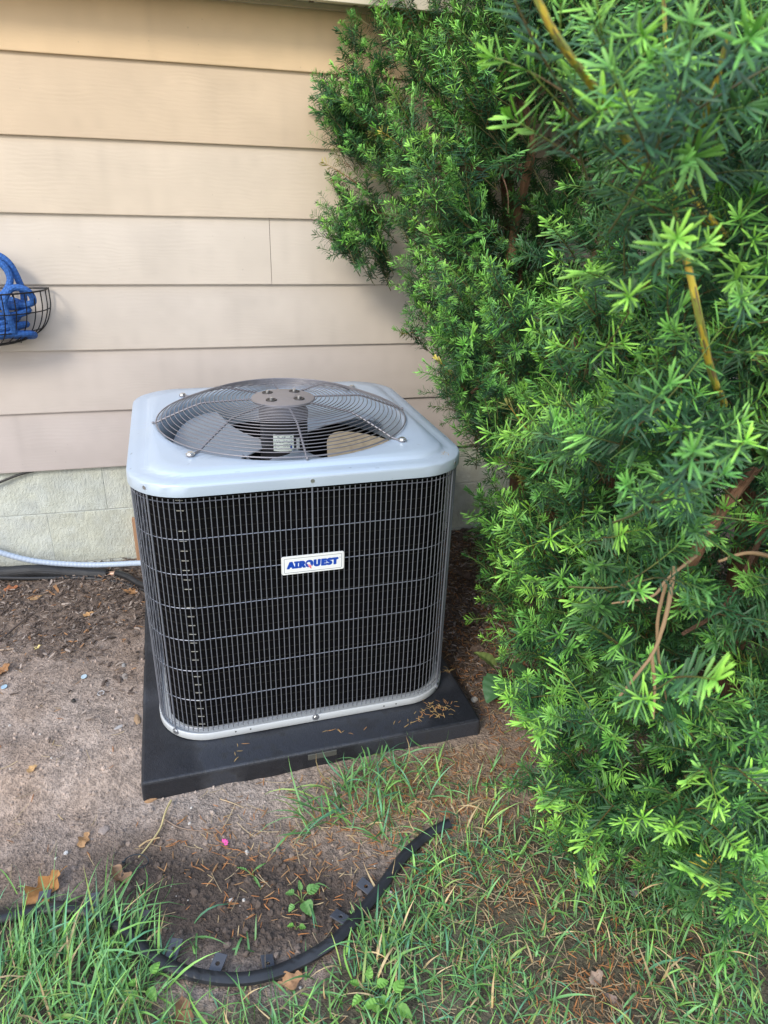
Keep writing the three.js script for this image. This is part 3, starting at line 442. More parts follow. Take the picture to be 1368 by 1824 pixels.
// ---------------------------------------------------------------- yews
/** A shoot along +y: a thin stem set with soft flat needles, splayed wide below and closing towards the tip. */
function shootGeo(seed, L, o = {}) {
  const r = rng(seed), { flat = 0, tip = 1, needle = 0.0275, spacing = 0.0024, bend = 0.25, width = 0.0028 } = o;
  const pos = [], col = [], idx = [];
  const bx = bend * (r() - 0.5) * 2, bz = bend * (r() - 0.5) * 2;
  const P = (t) => V3(bx * L * t * t, L * t, bz * L * t * t);
  const tri = (a, b, c) => idx.push(a, b, c);
  const stemC0 = [0.12, 0.085, 0.035], stemC1 = [0.15, 0.24, 0.05];
  const ns = 7; // stem
  for (let i = 0; i <= ns; i++) { const t = i / ns, c = P(t), rad = lerp(0.0011, 0.0006, t); for (let j = 0; j < 5; j++) { const a = j / 5 * 6.283; pos.push(c.x + rad * Math.cos(a), c.y, c.z + rad * Math.sin(a)); const q = sstep(0.25, 0.8, t); col.push(...[0, 1, 2].map(k => lerp(stemC0[k], stemC1[k], q))); } }
  for (let i = 0; i < ns; i++) for (let j = 0; j < 5; j++) { const a = i * 5 + j, b = i * 5 + (j + 1) % 5; tri(a, a + 5, b); tri(b, a + 5, b + 5); }
  const n = Math.round(L / (flat > 0.6 ? spacing * 1.2 : spacing)); let ang = r() * 6.283;
  for (let i = 0; i < n + 7; i++) {
    if (r() < 0.1) { ang += 2.4; continue; }
    const t = Math.min(1, 0.03 + 0.97 * i / n), c = P(t); ang += 2.39996 + (r() - 0.5) * 0.5;
    let a = ang; if (flat) { const side = i % 2 ? 1 : -1; a = (side > 0 ? 0 : Math.PI) + (r() - 0.5) * 0.9 * (1 - 0.2 * flat); }
    const closing = sstep(0.72, 1.0, t) , th = lerp(1.24, 0.58, closing * (0.4 + 0.6 * r())) + (r() - 0.5) * 0.25;
    const len = needle * (0.72 + 0.4 * Math.sin(Math.PI * clamp(0.12 + t * 0.72, 0, 1))) * (0.68 + 0.5 * r()) * (i > n ? 0.75 : 1), w = width * (0.85 + 0.3 * r()) * 0.5;
    const out = V3(Math.cos(a), 0, Math.sin(a)), tang = V3(2 * bx * t, 1, 2 * bz * t).normalize();
    const d = out.clone().multiplyScalar(Math.sin(th)).addScaledVector(tang, Math.cos(th)).normalize();
    const side = V3().crossVectors(d, tang).normalize(), up = V3().crossVectors(side, d).normalize(); // up: the upper face of the needle
    const curl = (0.03 + 0.12 * r()) * (r() < 0.75 ? -1 : 0.6), roll = (r() - 0.5) * 0.9; side.applyAxisAngle(d, roll); up.applyAxisAngle(d, roll);
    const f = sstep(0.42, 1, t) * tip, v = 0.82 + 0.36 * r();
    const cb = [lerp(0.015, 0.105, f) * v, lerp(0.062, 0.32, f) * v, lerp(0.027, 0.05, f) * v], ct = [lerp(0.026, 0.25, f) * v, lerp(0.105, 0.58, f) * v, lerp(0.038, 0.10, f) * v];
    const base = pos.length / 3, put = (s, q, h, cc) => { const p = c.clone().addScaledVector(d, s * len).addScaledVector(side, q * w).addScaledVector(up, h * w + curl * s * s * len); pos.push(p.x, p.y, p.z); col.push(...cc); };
    const mid = cb.map((x, k) => lerp(x, ct[k], 0.55));
    put(0, -0.35, 0, cb); put(0, 0.35, 0, cb);
    put(0.38, -1, 0.06, mid); put(0.38, 0, 0.42, mid); put(0.38, 1, 0.06, mid);
    put(0.84, -0.86, 0.06, ct); put(0.84, 0, 0.38, ct); put(0.84, 0.86, 0.06, ct); put(1, 0, 0.05, ct);
    const b = base; tri(b, b + 2, b + 3); tri(b, b + 3, b + 1); tri(b + 1, b + 3, b + 4);
    tri(b + 2, b + 5, b + 3); tri(b + 3, b + 5, b + 6); tri(b + 3, b + 6, b + 4); tri(b + 4, b + 6, b + 7); tri(b + 5, b + 8, b + 6); tri(b + 6, b + 8, b + 7);
  }
  const g = new THREE.BufferGeometry(); g.setAttribute('position', new THREE.Float32BufferAttribute(pos, 3)); g.setAttribute('color', new THREE.Float32BufferAttribute(col, 3)); g.setIndex(idx); g.computeVertexNormals();
  return g;
}
const SHOOTS = [shootGeo(101, 0.082), shootGeo(102, 0.11, { flat: 0.7 }), shootGeo(103, 0.06, { tip: 1.15 }), shootGeo(104, 0.135, { flat: 0.9, bend: 0.35 }), shootGeo(105, 0.082, { bend: 0.4 }), shootGeo(106, 0.05, { tip: 1.3, needle: 0.025 }), shootGeo(107, 0.09, { tip: 0.7 }), shootGeo(108, 0.07, { flat: 0.5, needle: 0.031 }), shootGeo(109, 0.10, { flat: 0.8, tip: 0.12 }), shootGeo(110, 0.085, { tip: 0.2, bend: 0.4 })];  // last two: dull old growth, with the bush's inner shade put into the colour
const TINTS = [[1, 1, 1], [0.82, 0.9, 0.86], [1.18, 1.12, 0.95], [0.68, 0.8, 0.84], [1.4, 1.25, 1.0], [0.9, 1.02, 0.9], [2.6, 0.95, 0.75]];
const needleMats = TINTS.map(t => std({ vertexColors: true, color: rgb(...t), roughness: 0.52, side: THREE.DoubleSide }));
const foliageMat = std({ vertexColors: true, roughness: 0.52, side: THREE.DoubleSide });
const bark1 = tileNoise(40, 111), bark2 = tileNoise(9, 112);
const barkBump = dataTex(256, 256, (u, v) => 0.6 * bark1(u * 0.4 % 1, v) + 0.4 * bark2(u, v), false, 3, 2);
const barkMap = dataTex(256, 256, (u, v) => { const s = 0.55 + 0.45 * bark1(u * 0.3 % 1, v), t = bark2(v, u); return [s, s * lerp(0.9, 1, t), s * lerp(0.8, 1, t)]; }, false, 3, 2);
const barkMat = std({ color: rgb(0.20, 0.115, 0.07), map: barkMap, bumpMap: barkBump, bumpScale: 0.004, roughness: 0.9 });
const yTex = dataTex(256, 256, (u, v) => { const a = bark1(u * 0.35 % 1, v), b = bark2(u, v); return b > 0.56 ? [0.80, 0.46 + 0.34 * a, 0.08] : a > 0.56 ? [0.30, 0.19, 0.10] : [0.42, 0.50, 0.10]; }, false, 4, 1);
const youngBark = std({ color: rgb(0.85, 0.85, 0.75), map: yTex, bumpMap: barkBump, bumpScale: 0.0015, roughness: 0.65 });
const rustBark = std({ color: rgb(0.34, 0.20, 0.12), map: barkMap, bumpMap: barkBump, bumpScale: 0.003, roughness: 0.85 });
const twigMat = std({ color: rgb(0.30, 0.20, 0.11), roughness: 0.85 });

function idw(ctrl, px, py) { let a = 0, w = 0; for (const [x, y, d] of ctrl) { const k = 1 / Math.pow(((x - px) ** 2 + (y - py) ** 2) + 300, 1.7); a += k * d; w += k; } return a / w; }
function inside(poly, x, y) { let c = false; for (let i = 0, j = poly.length - 1; i < poly.length; j = i++) { const [xi, yi] = poly[i], [xj, yj] = poly[j]; if ((yi > y) !== (yj > y) && x < (xj - xi) * (y - yi) / (yj - yi) + xi) c = !c; } return c; }

/** A yew: sprays of shoots on forking twigs over the bush's outer face, more of them through its depth, stems within. */
function yew(o) {
  const t = thing('yew_bush', o.label, 'bush', [o.axis.x, 0, o.axis.z], 0, 'yew bushes beside the house'), r = rng(o.seed), list = [], twigs = [];
  const spray = (P, dir, size, n, tipness) => {
    size *= o.size || 1; if (tipness > 0.5 && tipness <= 1) tipness *= o.fresh || 1;
    P = P.clone().addScaledVector(dir, -0.06 * size); const mood = r();
    const root = P.clone().addScaledVector(dir, -0.13 * size).add(V3((r() - 0.5) * 0.03, -0.025 * size, (r() - 0.5) * 0.03)), mid = root.clone().lerp(P, 0.55).add(V3(0, -0.008, 0));
    twigs.push(taperTube([root, mid, P], 0.0014 * size, 0.0008, 5, 4));
    const across = V3().crossVectors(dir, V3(0, 1, 0)).normalize(); if (across.lengthSq() < 0.5) across.set(1, 0, 0); across.applyAxisAngle(dir, (r() - 0.5) * 1.6);
    for (let i = 0; i < n; i++) {
      const s = i === 0 ? 1 : Math.pow(r(), 0.75), q = s < 0.55 ? root.clone().lerp(mid, s / 0.55) : mid.clone().lerp(P, (s - 0.55) / 0.45);
      const d = dir.clone();
      if (i) { d.addScaledVector(across, (i % 2 ? 1 : -1) * (0.55 + 0.6 * r())).add(V3((r() - 0.5) * 0.5, (r() - 0.25) * 0.7, (r() - 0.5) * 0.5)); } else d.add(V3((r() - 0.5) * 0.3, 0.1, (r() - 0.5) * 0.3));
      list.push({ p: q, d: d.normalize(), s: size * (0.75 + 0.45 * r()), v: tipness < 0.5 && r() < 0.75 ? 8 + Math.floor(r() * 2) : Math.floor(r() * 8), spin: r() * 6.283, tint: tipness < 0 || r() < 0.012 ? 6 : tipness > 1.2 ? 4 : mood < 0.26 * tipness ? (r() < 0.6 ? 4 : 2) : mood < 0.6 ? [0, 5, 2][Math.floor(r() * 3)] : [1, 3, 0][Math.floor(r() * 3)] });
    }
  };
  const outward = (P, k = 1) => { const d = V3(P.x - o.axis.x, 0, P.z - o.axis.z).normalize(); return d.multiplyScalar(0.75).add(V3((r() - 0.5) * 0.8 * k, (o.lift || 0.42) + (r() - 0.4) * 0.8, (r() - 0.5) * 0.8 * k)).normalize(); };
  // the face that the garden sees
  for (const [poly, gap0, layers, thin] of o.faces) {
    const xs = poly.map(p => p[0]), ys = poly.map(p => p[1]), x0 = Math.min(...xs), x1 = Math.max(...xs), y0 = Math.min(...ys), y1 = Math.max(...ys);
    for (let l = 0; l < layers; l++) {
      let y = y0; while (y < y1) {
        let x = x0 + r() * 40, rowStep = 60;
        while (x < x1) {
          const d0 = idw(o.ctrl, x, y) + (o.back || 0), gap = gap0 / d0 * 1.0 * (l ? 1.15 : 1); rowStep = gap * 0.8;
          const jx = x + (r() - 0.5) * gap * 0.9, jy = y + (r() - 0.5) * gap * 0.9;
          let skip = (o.holes || []).some(([hx, hy, rx, ry, pr]) => ((jx - hx) / rx) ** 2 + ((jy - hy) / ry) ** 2 < 1 && r() < pr);
          if (!skip && inside(poly, jx, jy)) {
            const relief = noise(jx / 95 + 7, jy / 120, o.seed) + 0.4 * noise(jx / 45, jy / 50, o.seed + 3); if (relief < -0.36 && l < 2 && r() < (o.keep && jx < o.keep ? 0 : 0.75)) { x += gap; continue; } const d = d0 + (r() - 0.5) * 0.08 - relief * (o.keep && jx < o.keep ? 0.05 : 0.11) * Math.min(1.2, d0) + l * 0.10 * (thin ? 0.5 : 1); const P = at(jx, jy, d);
            const okay = P.z > 0.05 && P.y > 0.05 && !(P.x < 0.70 && P.z > 0.1 && P.z < 1.08 && P.y < 0.80);
            if (okay) spray(P, outward(P), (0.72 + 0.55 * r()) * (thin ? 0.9 : 1), thin ? 7 : l === 0 ? 8 : 6, l === 0 ? (jx > 1060 && r() < 0.6 ? 0.35 : 1) : 0.4);  // fewer fresh tips inside: old growth, darkened to stand in for inner shade
          }
          x += gap;
        }
        y += rowStep;
      }
    }
  }
  // through the body, out of sight from the path but there
  for (let i = 0; i < o.fill; i++) {
    const a = r() * 6.283, rr = Math.sqrt(0.2 + 0.8 * r()), y = 0.12 + r() * (o.top - 0.12), k = o.profile(y / o.top);
    const P = V3(o.axis.x + Math.cos(a) * o.rx * rr * k, y, o.axis.z + Math.sin(a) * o.rz * rr * k); if (P.z < 0.08) continue;
    const [px, py, d] = pixel(P); if (d < 0.3) continue;
    if (px > -100 && px < 1468 && py > -100 && py < 1924) { const d0 = idw(o.ctrl, px, py) + (o.back || 0), inPoly = o.faces.some(f => inside(f[0], px, py)); if (!inPoly || d < d0 + 0.24) continue; if ((o.holes || []).some(([hx, hy, rx, ry]) => ((px - hx) / rx) ** 2 + ((py - hy) / ry) ** 2 < 1 && d < d0 + 0.34)) continue; }
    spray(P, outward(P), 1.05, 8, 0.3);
  }
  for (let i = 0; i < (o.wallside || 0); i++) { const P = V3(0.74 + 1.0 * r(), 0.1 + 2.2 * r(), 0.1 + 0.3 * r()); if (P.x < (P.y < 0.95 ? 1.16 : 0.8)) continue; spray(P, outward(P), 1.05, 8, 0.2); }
  for (const e of o.extra || []) { const P = at(e[0], e[1], e[2]); spray(P, V3(...e[3]).normalize(), e[4], e[5], e[6]); }
  // the shoots seen largest are meshes of their own, the rest one mass
  for (const q of list) { const [px, py, d] = pixel(q.p); q.size = d > 0.15 && px > -60 && px < 1430 && py > -60 && py < 1880 ? q.s / d * (1 - 0.6 * clamp((d - idw(o.ctrl, px, py) - (o.back || 0) - 0.06) / 0.15, 0, 1)) : 0; }
  list.sort((a, b) => b.size - a.size);
  const qu = new THREE.Quaternion(), qs = new THREE.Quaternion(), Y = V3(0, 1, 0), off = V3(o.axis.x, 0, o.axis.z);
  const turn = (e) => { qu.setFromUnitVectors(Y, e.d); qs.setFromAxisAngle(Y, e.spin); return qu.multiply(qs); };
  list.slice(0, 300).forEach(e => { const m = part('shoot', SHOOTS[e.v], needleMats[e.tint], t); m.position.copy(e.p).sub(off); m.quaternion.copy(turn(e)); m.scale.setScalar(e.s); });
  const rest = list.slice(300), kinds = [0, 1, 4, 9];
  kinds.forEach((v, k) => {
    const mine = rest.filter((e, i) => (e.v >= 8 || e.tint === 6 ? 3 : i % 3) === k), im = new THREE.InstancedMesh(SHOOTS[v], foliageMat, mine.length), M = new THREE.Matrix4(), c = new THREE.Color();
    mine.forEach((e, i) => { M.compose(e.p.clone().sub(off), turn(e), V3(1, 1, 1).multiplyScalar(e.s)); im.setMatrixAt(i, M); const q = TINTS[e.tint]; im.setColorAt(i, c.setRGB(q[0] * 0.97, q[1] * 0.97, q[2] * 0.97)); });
    shadow(im); im.name = partName('foliage', t); im.userData.kind = 'stuff'; t.add(im);
  });
  const tw = part('twigs', mergeGeometries(twigs).translate(-off.x, 0, -off.z), std({ color: rgb(0.13, 0.13, 0.045), roughness: 0.8 }), t); tw.userData.kind = 'stuff';
  for (const [name, pts, r0, r1, mat, label] of o.wood) { const g = taperTube(pts, r0, r1, 28, 9, 0.22, pts[0].x).translate(-off.x, 0, -off.z); const m = part(name, g, mat, t); if (label) m.userData.label = label; }
  return t;
}
const stemsOf = (ax, az, h, n, seed, r0) => { const r = rng(seed), o = []; for (let i = 0; i < n; i++) { const a = i / n * 6.283 + r(), s = 0.08 + 0.08 * r(), e = 0.25 + 0.2 * r(); o.push(['trunk', [V3(ax + s * Math.cos(a), -0.03, az + s * Math.sin(a)), V3(ax + s * 1.5 * Math.cos(a + 0.3), h * 0.3, az + s * 1.5 * Math.sin(a + 0.3)), V3(ax + e * 0.8 * Math.cos(a + 0.2), h * 0.65, az + e * 0.8 * Math.sin(a + 0.2)), V3(ax + e * Math.cos(a), h, az + e * Math.sin(a))], r0 * (0.8 + 0.5 * r()), r0 * 0.3, barkMat]); } return o; };

const backAxis = V3(1.12, 0, 0.48), frontAxis = V3(1.42, 0, 1.22);
yew({
  seed: 11, label: 'tall dark green yew bush close to the house wall behind the cooling unit', axis: backAxis, rx: 0.5, rz: 0.42, top: 2.35, profile: (k) => 0.75 + 0.35 * Math.sin(Math.PI * Math.min(1, k * 0.9 + 0.1)), fill: 620, lift: 0.72, size: 0.86, fresh: 0.7, wallside: 620,
  ctrl: [[640, 100, 1.98], [590, 180, 2.02], [620, 30, 1.98], [700, 60, 1.86], [760, 200, 1.72], [850, 80, 1.62], [850, 250, 1.58], [750, 350, 1.74], [680, 300, 1.92], [600, 350, 2.12], [620, 400, 2.10], [700, 480, 1.96], [780, 500, 1.66], [870, 520, 1.58], [720, 540, 1.92], [800, 600, 1.68], [870, 650, 1.62], [690, 580, 2.1], [760, 670, 2.02], [810, 710, 1.95], [850, 760, 1.75], [800, 780, 2.1], [930, 300, 1.9]],
  faces: [
    [[[612, -120], [606, 60], [645, 120], [636, 190], [636, 260], [668, 330], [690, 400], [722, 450], [706, 500], [735, 560], [765, 600], [775, 660], [800, 700], [835, 730], [850, 800], [960, 800], [960, 560], [900, 470], [880, 400], [900, 330], [885, 200], [900, 120], [960, 60], [1000, -120]], 92, 3],
    [[[562, 118], [600, 98], [650, 100], [660, 240], [615, 258], [588, 246], [565, 205], [552, 150]], 60, 3, true],
    [[[572, 300], [598, 280], [624, 330], [665, 345], [668, 420], [630, 432], [585, 418], [560, 372], [562, 330]], 62, 3, true],
    [[[690, 578], [716, 570], [718, 592], [690, 594]], 60, 1, true],
    [[[752, 645], [775, 652], [835, 700], [840, 730], [790, 722], [752, 685]], 80, 2, true],
    [[[700, 480], [725, 470], [740, 560], [715, 550]], 80, 1, true],
  ],
  holes: [[925, 250, 75, 165, 1], [895, 420, 70, 60, 0.9], [860, 330, 45, 70, 0.5], [690, 430, 40, 30, 0.35]],
  wood: [...stemsOf(1.1, 0.5, 2.3, 4, 5, 0.034),
    ['trunk', [at(905, 820, 2.2), at(900, 560, 2.15), at(918, 400, 2.1), at(948, 240, 1.92), at(922, 160, 1.9), at(915, 60, 2.0)], 0.017, 0.012, rustBark, 'bare reddish brown stem in the dark gap of the bush'],
    ['branch', [at(960, 560, 2.0), at(900, 640, 1.8), at(840, 700, 1.9)], 0.010, 0.004, barkMat], ['branch', [at(930, 300, 1.9), at(800, 300, 1.95), at(690, 260, 2.05), at(630, 200, 2.05)], 0.011, 0.004, barkMat], ['branch', [at(900, 560, 2.0), at(780, 430, 2.05), at(680, 380, 2.1), at(610, 370, 2.13)], 0.009, 0.003, barkMat],
    ['branch', [at(890, 300, 1.9), at(905, 350, 1.72), at(905, 380, 1.70)], 0.003, 0.001, rustBark]],
});
yew({
  seed: 12, label: 'large bright green yew bush in the right foreground with bare inner branches', axis: frontAxis, rx: 0.72, rz: 0.62, top: 2.35, profile: (k) => 0.82 + 0.25 * Math.sin(Math.PI * Math.min(1, k + 0.1)), fill: 950, back: 0.09, keep: 985,
  ctrl: [[1010, 30, 1.2], [1200, 30, 0.64], [1340, 60, 0.56], [1250, 150, 0.56], [1000, 280, 1.3], [1100, 250, 0.98], [960, 400, 1.5], [1130, 400, 0.78], [1200, 450, 0.66], [930, 600, 1.46], [1050, 600, 1.02], [1250, 620, 0.85], [1350, 540, 0.74], [880, 780, 1.62], [1000, 800, 0.98], [1250, 850, 0.62], [1150, 740, 0.76], [860, 900, 1.84], [960, 950, 1.4], [1100, 950, 1.02], [1300, 980, 0.85], [870, 1050, 1.86], [1000, 1080, 1.32], [1230, 1060, 0.85], [900, 1150, 1.7], [950, 1210, 1.35], [1080, 1230, 1.15], [1240, 1200, 0.82], [950, 1350, 1.32], [1100, 1350, 1.2], [1300, 1400, 0.95], [980, 1480, 1.32], [1080, 1500, 1.3], [1250, 1500, 1.02], [1150, 1580, 1.2], [1340, 1600, 0.95], [1290, 1640, 1.02]],
  faces: [
    [[[1000, -200], [1000, 60], [985, 180], [975, 280], [968, 340], [905, 400], [860, 415], [905, 470], [960, 500], [945, 600], [930, 660], [915, 730], [880, 770], [862, 850], [845, 930], [852, 1000], [860, 1080], [895, 1120], [915, 1190], [920, 1250], [935, 1330], [942, 1400], [975, 1500], [1000, 1540], [1040, 1520], [1110, 1540], [1190, 1590], [1250, 1600], [1320, 1640], [1420, 1660], [1500, 1500], [1500, -200]], 100, 3],
    [[[850, 880], [930, 860], [935, 1130], [900, 1125], [866, 1070], [852, 990]], 80, 2],
  ],
  holes: [[1235, 1000, 110, 60, 0.95], [1190, 1110, 90, 110, 0.92], [1120, 1200, 70, 70, 0.8], [1250, 1330, 100, 80, 0.75], [1230, 550, 40, 110, 0.3], [925, 270, 75, 160, 1], [1320, 900, 60, 60, 0.5], [1340, 1160, 60, 90, 0.4]],
  extra: [[1255, 850, 0.60, [-0.15, 0.5, 0.85], 1.0, 3, 1], [1245, 150, 0.52, [-0.2, 0.45, 0.85], 1.0, 3, 1], [1180, 440, 0.64, [-0.35, 0.5, 0.75], 1.0, 3, 1], [1110, 360, 0.74, [-0.5, 0.55, 0.6], 1.0, 3, 1], [1140, 735, 0.76, [-0.35, 0.4, 0.8], 1.0, 3, 1], [1240, 1205, 0.74, [-0.2, 0.6, 0.7], 0.95, 2, 1], [1250, 1040, 0.78, [0.3, 0.3, 0.8], 1.0, 3, 1], [1030, 800, 0.92, [-0.7, 0.3, 0.55], 1.05, 5, 1], [1345, 540, 0.7, [-0.4, 0.4, 0.7], 1, 3, 1], [1050, 1280, 1.1, [-0.3, 0.6, 0.6], 1, 4, 1], [930, 1230, 1.3, [-0.5, 0.6, 0.5], 1.05, 6, 1], [895, 1140, 1.6, [-0.4, 0.7, 0.5], 0.6, 2, 1.5], [897, 1170, 1.6, [-0.4, 0.7, 0.5], 0.6, 2, 1.5], [1045, 625, 0.98, [-0.5, 0.3, 0.7], 1, 3, 1.3], [985, 570, 1.22, [-0.6, 0.4, 0.5], 1, 3, 1.3], [1000, 720, 1.08, [-0.7, 0.3, 0.5], 1, 4, 1.3], [960, 770, 1.2, [-0.7, 0.2, 0.5], 1, 4, 1.3], [985, 960, 1.28, [-0.4, 0.2, 0.8], 1, 3, 1.3], [1090, 965, 1.0, [-0.3, 0.3, 0.8], 0.9, 3, 1.3], [1015, 440, 1.2, [-0.6, 0.4, 0.6], 1, 4, 1.3], [1060, 520, 1.02, [-0.5, 0.4, 0.7], 1, 4, 1.3], [975, 1290, 1.26, [-0.5, 0.4, 0.6], 1, 4, 1.3], [1000, 1430, 1.24, [-0.4, 0.3, 0.7], 1, 4, 1.3], [1150, 1480, 1.1, [-0.2, 0.4, 0.8], 1, 4, 1.3], [1290, 1490, 0.95, [-0.2, 0.4, 0.8], 1, 4, 1.3], [1350, 1400, 0.85, [-0.3, 0.4, 0.8], 1, 4, 1.3], [1350, 1620, 0.92, [-0.2, 0.2, 0.8], 0.9, 4, 1.3], [1340, 800, 0.66, [-0.2, 0.5, 0.8], 0.9, 2, 1.3], [900, 40, 0.55, [-0.75, 0.35, 0.3], 1.0, 5, 1], [960, 20, 0.56, [-0.6, 0.5, 0.4], 1.0, 5, 1], [1130, 30, 0.56, [-0.4, 0.2, 0.8], 1.0, 4, 1], [1330, 60, 0.5, [-0.3, 0.3, 0.8], 1.0, 4, 1]],
  wood: [...stemsOf(1.42, 1.2, 2.3, 6, 6, 0.038),
    ['branch', [at(1165, 310, 0.74), at(1120, 255, 0.68), at(1060, 160, 0.60), at(985, 55, 0.54), at(940, -40, 0.52)], 0.0042, 0.0030, youngBark, 'young yellow green stem slanting across the top of the bush'],
    ['branch', [at(1290, 720, 0.98), at(1264, 650, 0.82), at(1232, 500, 0.75), at(1205, 390, 0.86), at(1194, 240, 0.74), at(1188, 120, 0.78), at(1180, -40, 0.76)], 0.0052, 0.0024, youngBark, 'yellow barked upright stem with brown scales'],
    ['branch', [at(1290, 420, 0.9), at(1225, 330, 0.8), at(1262, 190, 0.66), at(1300, 60, 0.6)], 0.005, 0.0028, youngBark],
    ['trunk', [at(1440, 700, 1.3), at(1345, 830, 1.2), at(1290, 900, 1.16), at(1240, 985, 1.1), at(1215, 1030, 1.3), at(1200, 1120, 1.7)], 0.012, 0.009, rustBark, 'reddish brown bare limb in the open middle of the bush'],
    ['branch', [at(1240, 990, 1.0), at(1185, 1035, 0.98), at(1165, 1060, 0.98), at(1090, 1075, 1.02)], 0.0026, 0.0013, twigMat],
    ['branch', [at(1200, 1010, 1.0), at(1190, 1080, 0.98), at(1165, 1160, 0.98), at(1140, 1195, 0.98), at(1104, 1240, 1.0)], 0.0036, 0.0018, twigMat, 'thin pale bare twig hanging through the bush'],
    ['branch', [at(1160, 1165, 0.98), at(1166, 1220, 0.99), at(1164, 1280, 1.0)], 0.003, 0.0014, twigMat], ['branch', [at(1186, 1040, 1.0), at(1172, 1100, 1.0), at(1172, 1160, 1.02), at(1190, 1260, 1.1)], 0.0026, 0.0014, twigMat],
    ['branch', [at(1400, 1330, 1.25), at(1290, 1360, 1.2), at(1220, 1385, 1.2)], 0.007, 0.004, barkMat], ['branch', [at(1400, 1000, 1.0), at(1330, 985, 0.96), at(1280, 1000, 0.96)], 0.004, 0.002, twigMat], ['branch', [at(1380, 900, 1.1), at(1290, 1080, 1.1), at(1215, 1130, 1.1)], 0.005, 0.003, barkMat]],
});

// ---------------------------------------------------------------- grass
const dummy = new THREE.Object3D();
function scatter(name, label, category, variants, mat, items, rotOrder = 'YXZ') {
  variants.forEach((g, k) => {
    const mine = items.filter((_, i) => i % variants.length === k), im = new THREE.InstancedMesh(g, mat, Math.max(1, mine.length)), c = new THREE.Color();
    mine.forEach((e, i) => { dummy.rotation.order = rotOrder; dummy.position.copy(e.p); dummy.rotation.set(...e.r); dummy.scale.set(...e.s); dummy.updateMatrix(); im.setMatrixAt(i, dummy.matrix); im.setColorAt(i, c.setRGB(...e.c)); });
    shadow(im); im.name = numbered(name); im.userData.kind = 'stuff'; im.userData.label = label; scene.add(im);
  });
}
function bladeGeo(bend, twist, w = 1) { // 1 m tall, scaled when placed; width 0.035
  const n = 6, pos = [], idx = [], col = [];
  for (let i = 0; i <= n; i++) { const t = i / n, a = bend * t * t, y = t * Math.cos(a * 0.8), z = Math.sin(a) * t * 0.9, ww = 0.5 * w * (t < 0.35 ? lerp(0.62, 1, t / 0.35) : 1 - Math.pow((t - 0.35) / 0.65, 1.8)), tw = twist * t; const cx = Math.cos(tw) * ww, cz = Math.sin(tw) * ww; pos.push(-cx, y, z - cz * 0.04, 0, y, z + 0.012 * ww, cx, y, z + cz * 0.04); const k = t < 0.3 ? [1.35 - t, 1.15 - t * 0.5, 0.9] : t > 0.86 ? [1.5, 1.05, 0.9] : [1.05, 1, 1]; for (let q = 0; q < 3; q++) col.push(...(t > 0.86 && w > 0.99 ? k : t > 0.86 ? [1, 1, 1] : k)); }
  for (let i = 0; i < n; i++) { const a = i * 3; idx.push(a, a + 1, a + 3, a + 3, a + 1, a + 4, a + 1, a + 2, a + 4, a + 4, a + 2, a + 5); }
  const g = new THREE.BufferGeometry(); g.setAttribute('position', new THREE.Float32BufferAttribute(pos, 3)); g.setAttribute('color', new THREE.Float32BufferAttribute(col, 3)); g.setIndex(idx); g.computeVertexNormals(); return g;
}
